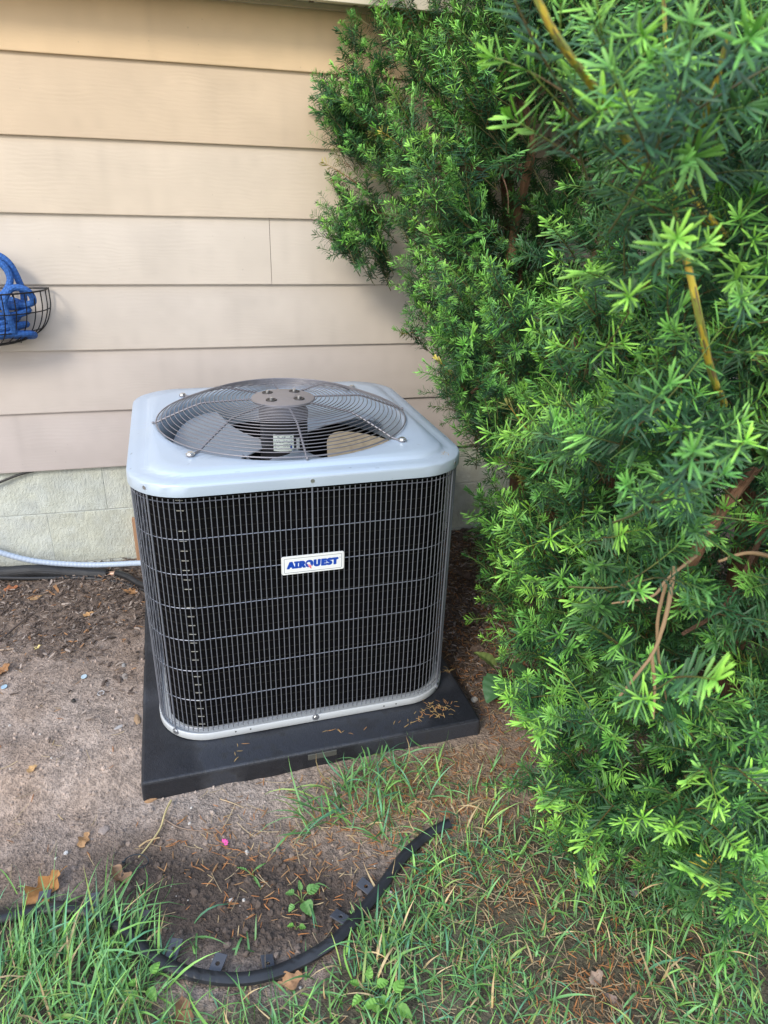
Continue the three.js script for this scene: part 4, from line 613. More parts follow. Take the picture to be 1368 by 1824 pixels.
{
  const variants = [bladeGeo(0.15, 0.5), bladeGeo(0.4, -0.9, 0.98), bladeGeo(0.75, 0.8), bladeGeo(1.25, -0.4, 0.98), bladeGeo(-0.3, 1.2)];
  const r = rng(77), items = [];
  const soilPatch = (px, py) => clamp(1.1 * blob(px, py, 460, 1600, 230, 95) + 0.9 * blob(px, py, 320, 1740, 60, 45) + 0.6 * blob(px, py, 400, 1790, 90, 22) + 1.5 * blob(px, py, 1070, 1770, 95, 75) + 1.1 * blob(px, py, 940, 1600, 95, 50) + 0.6 * blob(px, py, 830, 1400, 90, 60), 0, 1);
  const colour = () => { const k = r(); const b = k < 0.5 ? [0.12, 0.30, 0.10] : k < 0.72 ? [0.18, 0.40, 0.09] : k < 0.86 ? [0.10, 0.29, 0.155] : k < 0.91 ? [0.27, 0.40, 0.11] : [0.46, 0.37, 0.2]; const v = 0.65 + 0.8 * r(); return b.map(q => q * v); };
  const add = (p, len, wid, az, lean) => items.push({ p: V3(p.x, groundY(p.x, p.z) - 0.004, p.z), r: [lean, az, 0], s: [wid, len, len], c: colour() });
  const N = 95000;
  for (let i = 0; i < N; i++) {
    const x = lerp(-1.0, 1.75, r()), z = lerp(1.1, 2.5, r()), q = zones(x, z), [px, py, d] = pixel(V3(x, 0.01, z));
    let dens = d < 0.3 ? 0.7 : q.lawn * (1 - soilPatch(px, py)); if (px < 330 && py > 1500) dens *= 0.45; else if (px > 500) dens *= 0.8; if (px < 240 && py < 1668) dens *= 0.25;
    if (px > 640 && px < 1000 && py < 1500) dens = Math.max(dens * 0.5, 0.16 * blob(px, py, 740, 1420, 170, 80));
    const cl = 0.55 + 0.9 * noise(x * 11, z * 11, 31); dens *= clamp(cl, 0.16, 1);
    if (r() > dens) continue;
    const longish = px < 330 && py > 1540 ? 1 : 0, len = longish ? 0.045 + 0.075 * r() : 0.022 + 0.075 * r() * r() + 0.03 * r();
    add({ x, z }, len, (r() < 0.2 ? 0.0036 : 0.0014) + 0.0018 * r(), longish ? -0.9 + (r() - 0.5) * 3.2 + Math.PI : r() * 6.283, longish ? 0.2 + r() * 0.85 : 0.25 + r() * 1.15);
  }
  // tufts of longer blades round the front of the pad and on the scraped soil
  const tuft = (px, py, n, spread, L, az0, azr, lean = 0.5) => { const o = onGround(px, py); for (let i = 0; i < n; i++) { const a = r() * 6.283, s = Math.sqrt(r()) * spread; add({ x: o.x + s * Math.cos(a), z: o.z + s * Math.sin(a) }, L * (0.55 + 0.55 * r()), 0.0034 + 0.002 * r(), az0 + (r() - 0.5) * azr, lean * (0.3 + 1.1 * r())); } };
  tuft(640, 1405, 30, 0.05, 0.13, 0, 6.28, 0.8); tuft(690, 1385, 30, 0.06, 0.14, 0, 6.28, 0.75); tuft(745, 1400, 26, 0.06, 0.13, 0, 6.28, 0.9); tuft(600, 1430, 22, 0.05, 0.15, 4.2, 3, 0.9); tuft(560, 1470, 14, 0.04, 0.14, 4.4, 2.4, 1.0); tuft(660, 1470, 26, 0.07, 0.12, 0, 6.28, 0.7); tuft(730, 1470, 30, 0.08, 0.10, 0, 6.28, 0.7); tuft(820, 1440, 20, 0.08, 0.09, 0, 6.28, 0.7); tuft(880, 1400, 10, 0.06, 0.08, 0, 6.28, 0.6);
  tuft(340, 1665, 8, 0.02, 0.10, 1.2, 2.5, 1.1); tuft(545, 1600, 3, 0.01, 0.13, 0.2, 1, 0.7); tuft(430, 1690, 6, 0.03, 0.06, 0, 6.28, 1.0); tuft(60, 1690, 26, 0.07, 0.13, 2.2, 2.6, 0.7); tuft(160, 1690, 34, 0.07, 0.15, 2.4, 2.0, 0.8); tuft(215, 1670, 22, 0.05, 0.15, 2.2, 1.6, 0.9); tuft(90, 1740, 60, 0.09, 0.14, 2.2, 3, 0.8); tuft(220, 1760, 50, 0.08, 0.13, 2.0, 3, 0.9); tuft(690, 1660, 40, 0.06, 0.10, 3.6, 3, 0.9); tuft(760, 1600, 30, 0.06, 0.09, 0, 6.28, 0.8); tuft(700, 1770, 40, 0.08, 0.10, 0, 6.28, 0.9); tuft(560, 1790, 26, 0.06, 0.08, 0, 6.28, 0.9); tuft(1000, 1640, 26, 0.06, 0.07, 0, 6.28, 0.5); tuft(1220, 1740, 40, 0.09, 0.10, 0, 6.28, 0.4);
  scatter('grass', 'green lawn grass in the foreground and round the edging', 'grass', variants, std({ color: rgb(1, 1, 1), vertexColors: true, roughness: 0.5, side: THREE.DoubleSide }), items);
  // lawn beyond what the picture shows, coarser
  const far = []; for (let i = 0; i < 9000; i++) { const a = r() * 6.283, s = 0.6 + 4.5 * Math.sqrt(r()), x = 0.3 + s * Math.cos(a), z = 2.6 + s * Math.sin(a); if (z < 1.9 || (x > -1.0 && x < 1.75 && z < 2.5)) continue; far.push({ p: V3(x, groundY(x, z) - 0.004, z), r: [0.2 + 0.6 * r(), r() * 6.283, 0], s: [0.008, 0.07 + 0.05 * r(), 0.07], c: colour() }); }
  scatter('grass', 'lawn on the side away from the house', 'grass', [variants[1]], std({ color: rgb(1, 1, 1), vertexColors: true, roughness: 0.55, side: THREE.DoubleSide }), far);
}

// ---------------------------------------------------------------- litter: bark mulch, fallen needles, straw, crumbs of soil
{
  const r = rng(91);
  const chip = (s) => { const g = new THREE.BoxGeometry(1, 0.12, 0.26, 3, 1, 1), p = g.attributes.position, q = rng(s); for (let i = 0; i < p.count; i++) { const x = p.getX(i); p.setXYZ(i, x + (p.getZ(i)) * 0.3 * (q() - 0.2) * Math.sign(x), p.getY(i) + 0.12 * Math.sin(x * 3 + s), p.getZ(i) * (1 - 0.7 * Math.abs(x)) + 0.05 * Math.sin(x * 7 + s * 2)); } return toCreasedNormals(g.toNonIndexed(), 0.4); };
  const chips = [chip(1), chip(2), chip(3)];
  const mul = [];
  for (let i = 0; i < 26000; i++) {
    const x = lerp(-1.1, 1.25, r()), z = lerp(0.0, 0.95, r()), q = zones(x, z); if (x > -0.25 && x < 0.7 && z > 0.2) continue;
    const dn = Math.max(q.mulch, q.litter * 0.9, q.px > 230 && q.px < 850 && z < 0.25 ? 0.8 : 0, 0.03); if (r() > dn) continue;
    const L = 0.005 + 0.03 * r() * r() * r() + 0.008 * r(), k = r(), v = 0.6 + 0.7 * r(); const b = k < 0.52 ? [0.12, 0.09, 0.075] : k < 0.72 ? [0.22, 0.17, 0.14] : k < 0.87 ? [0.36, 0.30, 0.26] : k < 0.95 ? [0.075, 0.055, 0.045] : [0.36, 0.19, 0.09];
    mul.push({ p: V3(x, groundY(x, z) + 0.003 + 0.006 * r(), z), r: [(r() - 0.5) * 0.7, r() * 6.283, (r() - 0.5) * 0.6], s: [L, L * 0.8, L], c: b.map(t => t * v) });
  }
  scatter('mulch', 'brown bark mulch chips and duff along the house wall', 'mulch', chips, std({ roughness: 0.9 }), mul);
  const needleG = (b) => { const g = new THREE.BufferGeometry(), pos = [], idx = []; for (let i = 0; i <= 4; i++) { const t = i / 4 - 0.5, w = 0.05 * (1 - 1.5 * t * t * 1.6), y = 0.06 + b * (0.25 - t * t); pos.push(t, y, b * 0.6 * t * t - w, t, y + 0.035, b * 0.6 * t * t, t, y, b * 0.6 * t * t + w); } for (let i = 0; i < 4; i++) { const a = i * 3; idx.push(a, a + 1, a + 3, a + 3, a + 1, a + 4, a + 1, a + 2, a + 4, a + 4, a + 2, a + 5); } g.setAttribute('position', new THREE.Float32BufferAttribute(pos, 3)); g.setIndex(idx); g.computeVertexNormals(); return g; };
  const ng = [needleG(0.1), needleG(0.35), needleG(-0.15)];
  const fall = [];
  for (let i = 0; i < 44000; i++) {
    const x = lerp(-0.75, 1.7, r()), z = lerp(0.05, 2.1, r()); if (x > -0.25 && x < 0.69 && z > 0.2 && z < 1.125) continue; const q = zones(x, z);
    const dn = clamp(q.straw * 1.1 + q.litter * 0.55 + 0.28 * blob(q.px, q.py, 560, 1560, 180, 90) + 0.28 * blob(q.px, q.py, 420, 1500, 120, 50) + (q.px > 600 ? 0.06 : 0.012) , 0, 1); if (r() > dn) continue;
    const k = r(), v = 0.7 + 0.6 * r(), L = 0.014 + 0.011 * r(), b = k < 0.5 ? [0.42, 0.175, 0.06] : k < 0.78 ? [0.34, 0.19, 0.085] : k < 0.92 ? [0.48, 0.35, 0.19] : [0.2, 0.1, 0.05];
    fall.push({ p: V3(x, groundY(x, z) + 0.001 + 0.007 * r() * r() + 0.006 * q.straw * r(), z), r: [(r() - 0.5) * 0.5, r() * 6.283, (r() - 0.5) * 0.5], s: [L, L * 0.8, L * 1.05], c: b.map(t => t * v) });
  }
  scatter('fallen_needles', 'orange brown fallen yew needles on the soil and straw', 'needles', ng, std({ roughness: 0.75, side: THREE.DoubleSide }), fall);
  // a few on the pad and on the lid
  const onPad = []; const seedPad = [[770, 1265, 40, 22, 42], [800, 1262, 30, 14, 18], [720, 1285, 40, 10, 8], [620, 1300, 60, 10, 5], [795, 1195, 12, 8, 12], [600, 1300, 20, 5, 3], [440, 1340, 100, 20, 5]];
  for (const [cx, cy, rx, ry, n] of seedPad) for (let i = 0; i < n; i++) { const p = onY(cx + (r() + r() - 1) * rx, cy + (r() + r() - 1) * ry, PAD_TOP); const k = r(), L = 0.012 + 0.009 * r(); onPad.push({ p: V3(p.x, PAD_TOP + 0.0004, p.z), r: [0, r() * 6.283, 0], s: [L, L * 0.5, L * 1.05], c: k < 0.6 ? [0.5, 0.34, 0.14] : [0.46, 0.24, 0.1] }); }
  for (let i = 0; i < 46; i++) { const t = r(), p = onY(lerp(690, 800, t) + (r() - 0.5) * 14, lerp(705, 815, t), 0.772); onPad.push({ p: V3(p.x, 0.7695, p.z), r: [0, r() * 6.283, 0], s: [0.010 + 0.006 * r(), 0.008, 0.016], c: [0.48, 0.36, 0.2] }); }
  scatter('fallen_needles', 'tan needles scattered on the black pad and unit lid', 'needles', [ng[1]], std({ roughness: 0.75, side: THREE.DoubleSide }), onPad);
  const straw = [], sg = new THREE.CylinderGeometry(0.5, 0.35, 1, 5, 4); { const p = sg.attributes.position; for (let i = 0; i < p.count; i++) p.setX(i, p.getX(i) + 8 * p.getY(i) * p.getY(i)); sg.rotateZ(Math.PI / 2); sg.computeVertexNormals(); }
  for (let i = 0; i < 8500; i++) { const x = lerp(-0.8, 1.6, r()), z = lerp(0.9, 2.1, r()), q = zones(x, z); if (x > -0.25 && x < 0.69 && z < 1.125) continue; const dn = clamp(0.9 * q.straw + 0.35 * blob(q.px, q.py, 680, 1430, 160, 80) + 0.06 + 0.4 * q.lawn * (q.px > 600 ? 1 : 0.7), 0, 1); if (r() > dn) continue; const L = 0.02 + 0.06 * r() * r(), th = 0.0011 + 0.0008 * r(), v = 0.7 + 0.5 * r(), k = r(); straw.push({ p: V3(x, groundY(x, z) + 0.004 + 0.007 * r(), z), r: [(r() - 0.5) * 0.2, r() * 6.283, (r() - 0.5) * 0.35], s: [L, th, th], c: (k < 0.7 ? [0.46, 0.36, 0.22] : [0.30, 0.23, 0.15]).map(t => t * v) }); }
  scatter('straw', 'dry straw coloured grass stems in the thin lawn', 'straw', [sg], std({ roughness: 0.8 }), straw);
  const crumb = new THREE.IcosahedronGeometry(1, 1); { const p = crumb.attributes.position; for (let i = 0; i < p.count; i++) { const x = p.getX(i), y = p.getY(i), z = p.getZ(i), k = 1 + 0.5 * noise(x * 1.7 + 3, y * 1.7, z * 1.7); p.setXYZ(i, x * k, y * k * 0.7, z * k); } crumb.computeVertexNormals(); }
  const cr = []; for (let i = 0; i < 42000; i++) { const x = lerp(-1.0, 1.3, r()), z = lerp(0.1, 2.0, r()); if (x > -0.23 && x < 0.67 && z > 0.2 && z < 1.115) continue; const q = zones(x, z), dn = clamp(0.35 + 0.65 * q.soil - 0.5 * q.lawn, 0.05, 1); if (r() > dn) continue; const s = 0.0008 + (0.0042 + 0.003 * q.soil) * Math.pow(r(), 5) + 0.001 * r(), c = groundColor(x, z), v = 0.75 + 0.75 * r(), pale = r() < 0.025 ? [0.55, 0.52, 0.48] : c.map(t => t * v); cr.push({ p: V3(x, groundY(x, z) + s * 0.25, z), r: [r() * 6, r() * 6, 0], s: [s, s, s], c: pale }); }
  scatter('soil_crumbs', 'small crumbs of soil and grit on the bare dirt', 'soil', [crumb], std({ roughness: 0.95 }), cr);
}

// ---------------------------------------------------------------- single fallen leaves and other small things on the ground
function leafGeo(seed, L, lobes, depth, curl, aspect = 0.6) { // a dry leaf lying along +x
  const r = rng(seed), n = 44, ring = []; const pos = [], idx = [], uv = [];
  for (let i = 0; i < n; i++) { const a = i / n * Math.PI * 2, lob = lobes ? 1 - depth * (0.5 + 0.5 * Math.cos(a * lobes * 2 + 0.6)) * Math.pow(Math.abs(Math.sin(a)), 0.3) * (0.8 + 0.4 * r()) : 1 - 0.05 * r(); const x = Math.cos(a) * 0.5 * (1 + 0.08 * (r() - 0.5) * (lobes ? 1 : 0.3)), z = Math.sin(a) * 0.5 * aspect * lob * (1 - 0.25 * Math.cos(a)); ring.push([x, z]); }
  const rowsN = [0.001, 0.35, 0.7, 1];
  for (const k of rowsN) for (const [x, z] of ring) { const X = x * k, Z = z * k; pos.push(X * L, (curl * (Z * Z * 2.4 + X * X * 0.5) + 0.12 * curl * Math.sin(X * 9 + seed) + 0.03 * noise(X * 6 + seed, Z * 6)) * L, Z * L); uv.push(X + 0.5, Z + 0.5); }
  for (let j = 0; j < 3; j++) for (let i = 0; i < n; i++) { const a = j * n + i, b = j * n + (i + 1) % n; idx.push(a, b, a + n, b, b + n, a + n); }
  const g = new THREE.BufferGeometry(); g.setAttribute('position', new THREE.Float32BufferAttribute(pos, 3)); g.setAttribute('uv', new THREE.Float32BufferAttribute(uv, 2)); g.setIndex(idx); g.computeVertexNormals();
  const under = g.clone(), up = under.attributes.position; for (let i = 0; i < up.count; i++) up.setY(i, up.getY(i) - 0.0006); const ui = under.index.array.slice(); for (let i = 0; i < ui.length; i += 3) { const t = ui[i + 1]; ui[i + 1] = ui[i + 2]; ui[i + 2] = t; } under.setIndex([...ui]); under.computeVertexNormals();
  const stalk = tube([[0.46 * L, 0.004 * L, 0], [0.6 * L, 0.03 * L, 0.02 * L], [0.72 * L, 0.02 * L, 0.05 * L]], 0.012 * L, 8, 5);
  const rib = tube([[-0.42 * L, curl * 0.1 * L + 0.001, 0], [0, 0.0012, 0], [0.46 * L, curl * 0.1 * L + 0.001, 0]], 0.008 * L, 8, 4);
  return merge([g, under, stalk, rib]);
}
{
  const v1 = tileNoise(14, 121), v2 = tileNoise(60, 122);
  const leafTex = dataTex(256, 256, (u, v) => { const s = 0.68 + 0.3 * v1(u, v) - 0.15 * Math.max(0, v2(u, v) - 0.6) * 2; return [s, s * 0.97, s * 0.92]; });
  const leafMat = (c) => std({ color: rgb(...c), map: leafTex, roughness: 0.7, side: THREE.DoubleSide });
  const L = [ // px, py, length, lobes, depth, curl, turn, colour, label
    [158, 1097, 0.034, 3, 0.45, 0.25, 0.4, [0.62, 0.37, 0.17], 'tan lobed dry leaf alone on the mulch left of the unit'],
    [233, 1057, 0.052, 4, 0.5, 0.3, 2.6, [0.50, 0.27, 0.12], 'brown oak leaf under the pipe beside the unit'],
    [576, 1348, 0.05, 3, 0.45, 0.75, 0.9, [0.56, 0.28, 0.10], 'curled orange brown leaf leaning on the front edge of the pad'],
    [598, 1340, 0.04, 3, 0.4, 0.6, 2.4, [0.58, 0.36, 0.16], 'tan leaf lying against the pad front beside the curled leaf'],
    [150, 1500, 0.036, 3, 0.5, 0.55, 1.2, [0.50, 0.30, 0.15], 'small crumpled brown leaf on the bare dirt left of centre'],
    [80, 1590, 0.08, 4, 0.55, 0.8, 0.9, [0.46, 0.23, 0.08], 'big rusty brown oak leaf standing in the left grass'],
    [212, 1565, 0.048, 2, 0.3, 0.9, 2.3, [0.40, 0.25, 0.15], 'curled dull brown leaf behind the left grass clump'],
    [58, 1373, 0.024, 3, 0.45, 0.7, 0.6, [0.58, 0.38, 0.19], 'tiny crumpled tan leaf on the bare dirt at the far left'],
    [325, 1808, 0.05, 2, 0.3, 0.8, 1.7, [0.40, 0.22, 0.12], 'reddish brown leaf in the grass at the bottom edge'],
    [518, 1752, 0.048, 3, 0.45, 0.7, 0.3, [0.46, 0.27, 0.15], 'pale brown dry leaf against the edging strip'],
    [735, 1440, 0.036, 0, 0, 0.5, 0.9, [0.56, 0.38, 0.20], 'narrow tan leaf among the grass right of centre'],
    [795, 1430, 0.042, 3, 0.35, 0.5, 2.2, [0.48, 0.30, 0.16], 'brown leaf on the straw in front of the pad corner'],
    [1060, 1745, 0.034, 3, 0.4, 0.6, 0.4, [0.40, 0.30, 0.24], 'grey brown leaf on the bare needle patch at lower right'],
    [1090, 1790, 0.036, 3, 0.4, 0.6, 2.0, [0.33, 0.24, 0.20], 'dark brown leaf at the bottom of the needle patch'],
    [850, 1160, 0.055, 3, 0.35, 0.35, 1.0, [0.22, 0.16, 0.13], 'dull grey brown leaf on the duff behind the pad'],
    [828, 1030, 0.06, 3, 0.4, 0.5, 2.0, [0.16, 0.11, 0.085], 'dark leaf on the duff between unit and bush'],
    [842, 1110, 0.05, 2, 0.3, 0.5, 0.2, [0.17, 0.12, 0.10], 'dark curled leaf on the duff beside the lower grille'],
    [20, 1052, 0.045, 3, 0.45, 0.4, 0.3, [0.42, 0.16, 0.07], 'rust red leaf on the mulch at the left edge'],
    [5, 1197, 0.05, 3, 0.45, 0.4, 1.0, [0.42, 0.22, 0.10], 'brown leaf at the left edge of the bare dirt'],
    [65, 1068, 0.04, 0, 0, 0.3, 0.5, [0.46, 0.30, 0.16], 'flat tan leaf scrap on the mulch below the pipe'],
  ];
  L.forEach(([px, py, len, lobes, dep, curl, turn, c, label], i) => { const p = onGround(px, py, 0.006 + 0.02 * len); const m = part('dead_leaf', leafGeo(200 + i, len, lobes, dep, curl, lobes ? 0.75 : 0.45), leafMat(c), scene); tag(m, label, 'leaf', 'dead leaves lying on the ground'); m.position.copy(p); m.rotation.order = 'YXZ'; m.rotation.set(curl > 0.5 ? 0.35 : 0.1, turn, curl > 0.6 ? 0.3 : 0.08); });

  const stone = (px, py, sx, sy, sz, c, label, seed, name = 'stone', cat = 'stone', rough = 0.8) => { const g = new THREE.IcosahedronGeometry(1, 2), p = g.attributes.position; for (let i = 0; i < p.count; i++) { const x = p.getX(i), y = p.getY(i), z = p.getZ(i), k = 1 + 0.32 * noise(x * 1.5 + seed, y * 1.5, z * 1.5); p.setXYZ(i, x * k * sx, y * k * sy, z * k * sz); } g.computeVertexNormals(); const m = tag(part(name, toCreasedNormals(g, 0.7), std({ color: rgb(...c), map: leafTex, roughness: rough }), scene), label, cat, { stone: 'stones on the dirt', bark: 'bark pieces beside the pad' }[cat]); m.position.copy(onGround(px, py, sy * 0.35)); m.rotation.y = seed; };
  stone(185, 1480, 0.013, 0.005, 0.011, [0.40, 0.34, 0.32], 'flat pale grey pink stone on the dirt below the pad corner', 1.1);
  stone(221, 1186, 0.007, 0.006, 0.006, [0.30, 0.31, 0.33], 'small grey stone on the dirt left of the grille', 2.3);
  stone(212, 1296, 0.012, 0.004, 0.006, [0.50, 0.50, 0.53], 'pale grey flake against the left side of the pad', 3.7, 'stone_flake', 'stone');
  stone(222, 1205, 0.014, 0.003, 0.008, [0.42, 0.38, 0.36], 'grey pink flake on the dirt beside the left grille foot', 4.9, 'stone_flake', 'stone');
  stone(845, 1247, 0.009, 0.007, 0.012, [0.62, 0.60, 0.56], 'white stone beside the right corner of the pad', 5.2);
  stone(1128, 1590, 0.010, 0.006, 0.010, [0.32, 0.33, 0.35], 'round grey stone in the dark grass under the bush', 6.1);
  stone(118, 1520, 0.005, 0.004, 0.005, [0.58, 0.60, 0.64], 'tiny white pebble on the dirt above the left grass', 7.7);
  stone(131, 1249, 0.007, 0.006, 0.006, [0.012, 0.012, 0.013], 'small black lump on the bare dirt', 8.4, 'plastic_lump', 'debris', 0.4);
  // bark pieces
  stone(245, 1283, 0.008, 0.006, 0.021, [0.40, 0.28, 0.18], 'brown bark piece beside the left edge of the pad', 0.2, 'bark_piece', 'bark');
  stone(270, 1425, 0.016, 0.004, 0.006, [0.44, 0.27, 0.15], 'brown bark piece at the near corner of the pad', 0.3, 'bark_piece', 'bark');
  const disc = (px, py, r, c, label, ring) => { const g = ring ? new THREE.TorusGeometry(r, 0.0011, 6, 28).rotateX(Math.PI / 2) : new THREE.LatheGeometry([[0.0001, 0.0012], [r * 0.7, 0.0012], [r * 0.8, 0.002], [r * 0.95, 0.002], [r, 0.001], [r, 0], [0.0001, 0]].map(q => new THREE.Vector2(...q)), 28); const m = tag(part(ring ? 'plastic_ring' : 'plastic_disc', g, std({ color: rgb(...c), roughness: 0.4 }), scene), label, ring ? 'ring' : 'disc', ring ? undefined : 'pale blue discs on the dirt'); m.position.copy(onGround(px, py, 0.003)); m.rotation.set(0.08, 0, 0.1); };
  disc(150, 1207, 0.0085, [0.42, 0.55, 0.64], 'pale blue disc on the dirt nearer the unit'); disc(8, 1225, 0.0085, [0.36, 0.52, 0.66], 'pale blue disc on the dirt at the left edge'); disc(180, 1236, 0.0085, [0.55, 0.56, 0.58], 'pale ring on the dirt below the blue disc', true);
  // pink petal
  { const gs = []; for (let i = 0; i < 5; i++) { const g = new THREE.SphereGeometry(0.0055, 8, 6); g.scale(1, 0.18, 0.5); g.rotateZ(0.35); g.translate(0.007, 0.002, 0); g.rotateY(i * 0.55 - 1); gs.push(g); } const m = tag(part('fallen_petal', merge(gs), std({ color: rgb(0.72, 0.10, 0.36), roughness: 0.6 }), scene), 'bright pink fallen flower petals on the bare soil', 'petal'); m.position.copy(onGround(398, 1505, 0.003)); m.rotation.y = 0.4; }
  // scrap of yellow and white
  { const m = tag(part('leaf_scrap', leafGeo(300, 0.02, 2, 0.4, 0.9, 0.6), leafMat([0.85, 0.74, 0.36]), scene), 'small yellow white scrap on the mulch edge at left', 'scrap'); m.position.copy(onGround(68, 1156, 0.006)); m.rotation.set(0.4, 0.4, 0.3); }
  // black cable tie loop
  { const o = onGround(243, 1543, 0.004), pts = []; for (let i = 0; i <= 16; i++) { const a = -2.9 + i / 16 * 4.4; pts.push(V3(o.x + 0.026 * Math.cos(a), o.y + 0.002 + 0.010 * Math.abs(Math.sin(a * 0.7)), o.z + 0.018 * Math.sin(a))); } const h = new THREE.BoxGeometry(0.006, 0.005, 0.004); h.translate(pts[0].x, pts[0].y, pts[0].z); tag(part('cable_tie', merge([tube(pts, 0.0013, 40, 6), h]), std({ color: rgb(0.02, 0.03, 0.04), roughness: 0.4 }), scene), 'black cable tie loop on the dark soil behind the grass', 'cable tie'); }
  // dry stalks and twigs
  const stalk = (pts, r, c, label, name, cat) => tag(part(name, taperTube(pts.map(([x, y, l]) => onGround(x, y, l)), r, r * 0.6, 24, 6, 0.2, pts[0][0]), std({ color: rgb(...c), roughness: 0.8 }), scene), label, cat, cat === 'twig' ? 'dry twigs on the ground' : cat === 'stick' ? 'sticks on the mulch' : undefined);
  stalk([[306, 1432, 0.012], [296, 1455, 0.016], [286, 1480, 0.008], [262, 1512, 0.005], [247, 1530, 0.005]], 0.0024, [0.62, 0.52, 0.26], 'pale yellow seed stalk lying in front of the pad corner', 'dry_stalk', 'stalk');
  stalk([[290, 1460, 0.006], [320, 1476, 0.004], [360, 1482, 0.004], [420, 1482, 0.004]], 0.0014, [0.30, 0.22, 0.17], 'thin brown twig lying right of the seed stalk', 'twig', 'twig');
  stalk([[392, 1425, 0.004], [412, 1432, 0.005], [434, 1441, 0.004]], 0.0016, [0.48, 0.37, 0.24], 'short tan twig on the dust in front of the pad', 'twig', 'twig');
  stalk([[248, 1512, 0.006], [262, 1503, 0.008], [285, 1495, 0.006]], 0.0022, [0.56, 0.40, 0.22], 'short tan twig across the lower seed stalk', 'twig', 'twig');
  stalk([[0, 1145, 0.006], [30, 1120, 0.010], [62, 1092, 0.006]], 0.004, [0.13, 0.10, 0.085], 'dark stick on the mulch at the left edge', 'stick', 'stick');
  stalk([[0, 1160, 0.004], [25, 1158, 0.005]], 0.003, [0.42, 0.32, 0.24], 'pale stick at the left edge of the mulch', 'stick', 'stick');
  stalk([[1205, 1470, 0.20], [1240, 1440, 0.22], [1290, 1425, 0.24]], 0.002, [0.3, 0.28, 0.27], 'grey dead twig under the lower branches of the bush', 'twig', 'twig');
}

// ---------------------------------------------------------------- weeds
function broadLeaf(w, l, fold, seed, scallop = 0) { // along +z from its stalk, face up
  const n = 12, m = 8, pos = [], idx = []; for (let i = 0; i <= n; i++) for (let j = 0; j <= m; j++) { const t = i / n, s = j / m * 2 - 1, wid = w * Math.pow(Math.sin(Math.PI * Math.pow(t * 0.97 + 0.015, 0.62)), 0.8) * (1 + scallop * 0.08 * Math.cos(t * 40)); const back = scallop ? -0.22 * l * (Math.abs(s) ** 1.5) * (1 - t) : 0; pos.push(s * wid * 0.5, fold * Math.abs(s) * wid * 0.5 - 0.25 * l * t * t + 0.0012 * Math.cos(t * 26 - Math.abs(s) * 4), t * l + back); }
  for (let i = 0; i < n; i++) for (let j = 0; j < m; j++) { const a = i * (m + 1) + j, b = a + 1, c = a + m + 1, d = c + 1; idx.push(a, c, b, b, c, d); }
  const g = new THREE.BufferGeometry(); g.setAttribute('position', new THREE.Float32BufferAttribute(pos, 3)); g.setIndex(idx); g.computeVertexNormals(); return g;
}
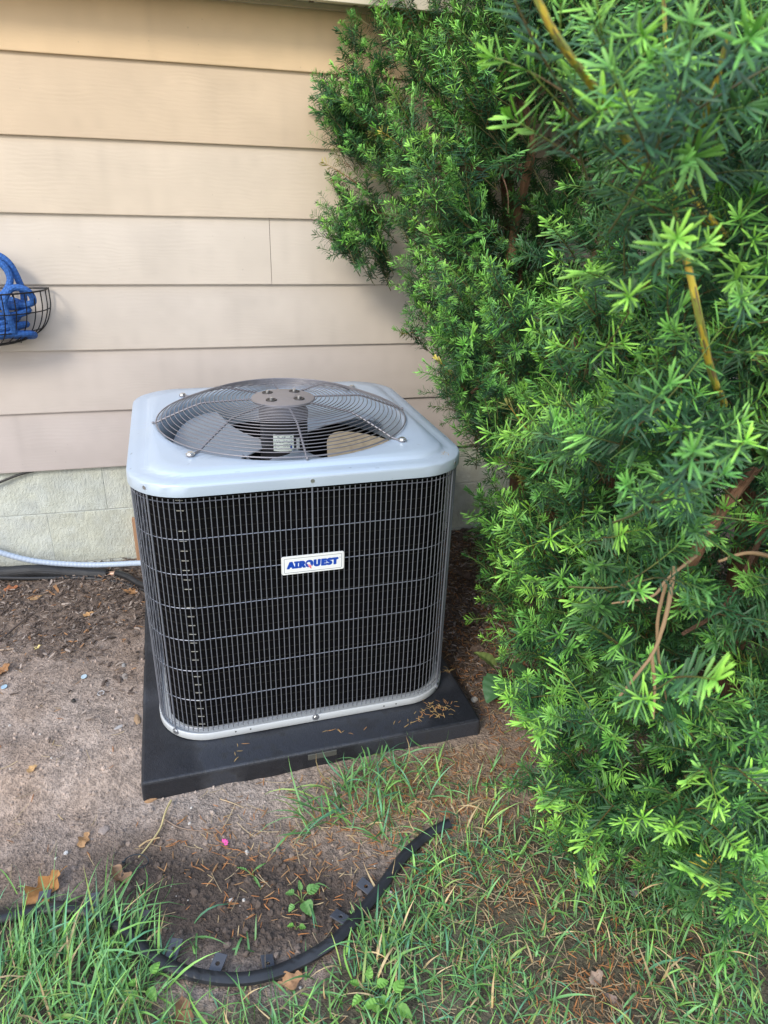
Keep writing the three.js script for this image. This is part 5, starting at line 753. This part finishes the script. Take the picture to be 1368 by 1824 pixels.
{
  const weedMat = (c) => std({ color: rgb(...c), roughness: 0.55, side: THREE.DoubleSide });
  const weed = (px, py, label, leaves, c, seed) => { const o = onGround(px, py), t = thing('weed', label, 'weed', [o.x, o.y, o.z], 0, 'small weeds in the soil and grass'), stems = [];
    leaves.forEach(([az, up, len, w, l, tilt, cc], i) => { const e = V3(Math.sin(az) * len, up, Math.cos(az) * len); stems.push(tube([V3(0, -0.004, 0), V3(e.x * 0.4, up * 0.7, e.z * 0.4), e], 0.0011, 10, 5)); const m = part('leaf', broadLeaf(w, l, 0.35, seed + i, cc ? 1 : 0), weedMat(cc || c.map(v => v * (0.85 + 0.3 * ((i * 37 % 10) / 10)))), t); m.position.copy(e); m.rotation.order = 'YXZ'; m.rotation.set(tilt, az, 0.1); });
    part('stem', merge(stems), weedMat([0.16, 0.24, 0.08]), t); };
  const G = [0.13, 0.29, 0.075], B = [0.16, 0.36, 0.06];
  weed(538, 1606, 'small light green weed with round leaves alone on the dark soil', [[0.3, 0.014, 0.012, 0.028, 0.030, 0.1], [1.9, 0.018, 0.014, 0.024, 0.028, -0.2], [4.2, 0.018, 0.018, 0.017, 0.020, 0.1], [3.2, 0.022, 0.010, 0.010, 0.020, -0.7], [5.3, 0.012, 0.022, 0.014, 0.016, 0.2]], G, 1);
  weed(528, 1655, 'tiny two leaved seedling on the soil below the round leaved weed', [[1.2, 0.010, 0.006, 0.012, 0.014, 0], [4.4, 0.010, 0.006, 0.011, 0.013, 0]], B, 5);
  weed(655, 1775, 'bright green leafy weed in the grass at the bottom centre', [[0.2, 0.0195, 0.0160, 0.0208, 0.0255, 0], [1.6, 0.0260, 0.0176, 0.0176, 0.0225, -0.2], [2.8, 0.0292, 0.0144, 0.0144, 0.0210, -0.5], [4.0, 0.0195, 0.0192, 0.0144, 0.0195, 0], [5.2, 0.0208, 0.0176, 0.0160, 0.0210, 0], [0.9, 0.0130, 0.0240, 0.0160, 0.0195, 0.2]], B, 9);
  weed(690, 1800, 'bright green weed at the bottom edge right of the leafy weed', [[0.8, 0.028, 0.02, 0.022, 0.03, 0], [2.2, 0.03, 0.02, 0.02, 0.028, -0.2], [4.6, 0.026, 0.02, 0.02, 0.026, 0.1]], B, 14);
  weed(262, 1768, 'small clover green weed in the left grass below the edging', [[0.5, 0.03, 0.014, 0.018, 0.026, 0], [2.4, 0.034, 0.016, 0.016, 0.022, -0.3], [4.4, 0.026, 0.014, 0.016, 0.020, 0], [5.6, 0.036, 0.02, 0.014, 0.02, 0.1]], B, 20);
  weed(448, 1560, 'few narrow green leaves sprouting on the dark soil', [[0.4, 0.01, 0.012, 0.006, 0.03, 0], [2, 0.012, 0.01, 0.005, 0.026, -0.2], [4, 0.01, 0.012, 0.006, 0.028, 0]], G, 26);
  const o = onGround(893, 1240), v = thing('violet_plant', 'broad heart leaved dark green plant at the foot of the bush behind the pad', 'plant', [o.x, o.y, o.z]), stems = [];
  [[-0.9, 0.075, 0.03, 0.082, 0.074, 0.25, [0.05, 0.135, 0.05]], [0.2, 0.05, 0.04, 0.07, 0.07, 0.5, [0.045, 0.12, 0.045]], [-2.1, 0.105, 0.035, 0.06, 0.065, -0.75, [0.22, 0.30, 0.085]], [1.3, 0.09, 0.03, 0.07, 0.07, 0.2, [0.05, 0.13, 0.05]], [0.9, 0.04, 0.06, 0.06, 0.06, 0.6, [0.045, 0.12, 0.05]]].forEach(([az, up, len, w, l, tilt, c], i) => { const e = V3(Math.sin(az) * len, up, Math.cos(az) * len); stems.push(tube([V3(0, -0.004, 0), V3(e.x * 0.3, up * 0.7, e.z * 0.3), e], 0.0016, 10, 5)); const m = part('leaf', broadLeaf(w, l, 0.3, 40 + i, 1), weedMat(c), v); m.position.copy(e); m.rotation.order = 'YXZ'; m.rotation.set(tilt, az, 0.1); if (i === 2) m.userData.label = 'yellowish folded leaf'; });
  part('stem', merge(stems), weedMat([0.12, 0.2, 0.07]), v);
}
renderer.render(scene, camera);
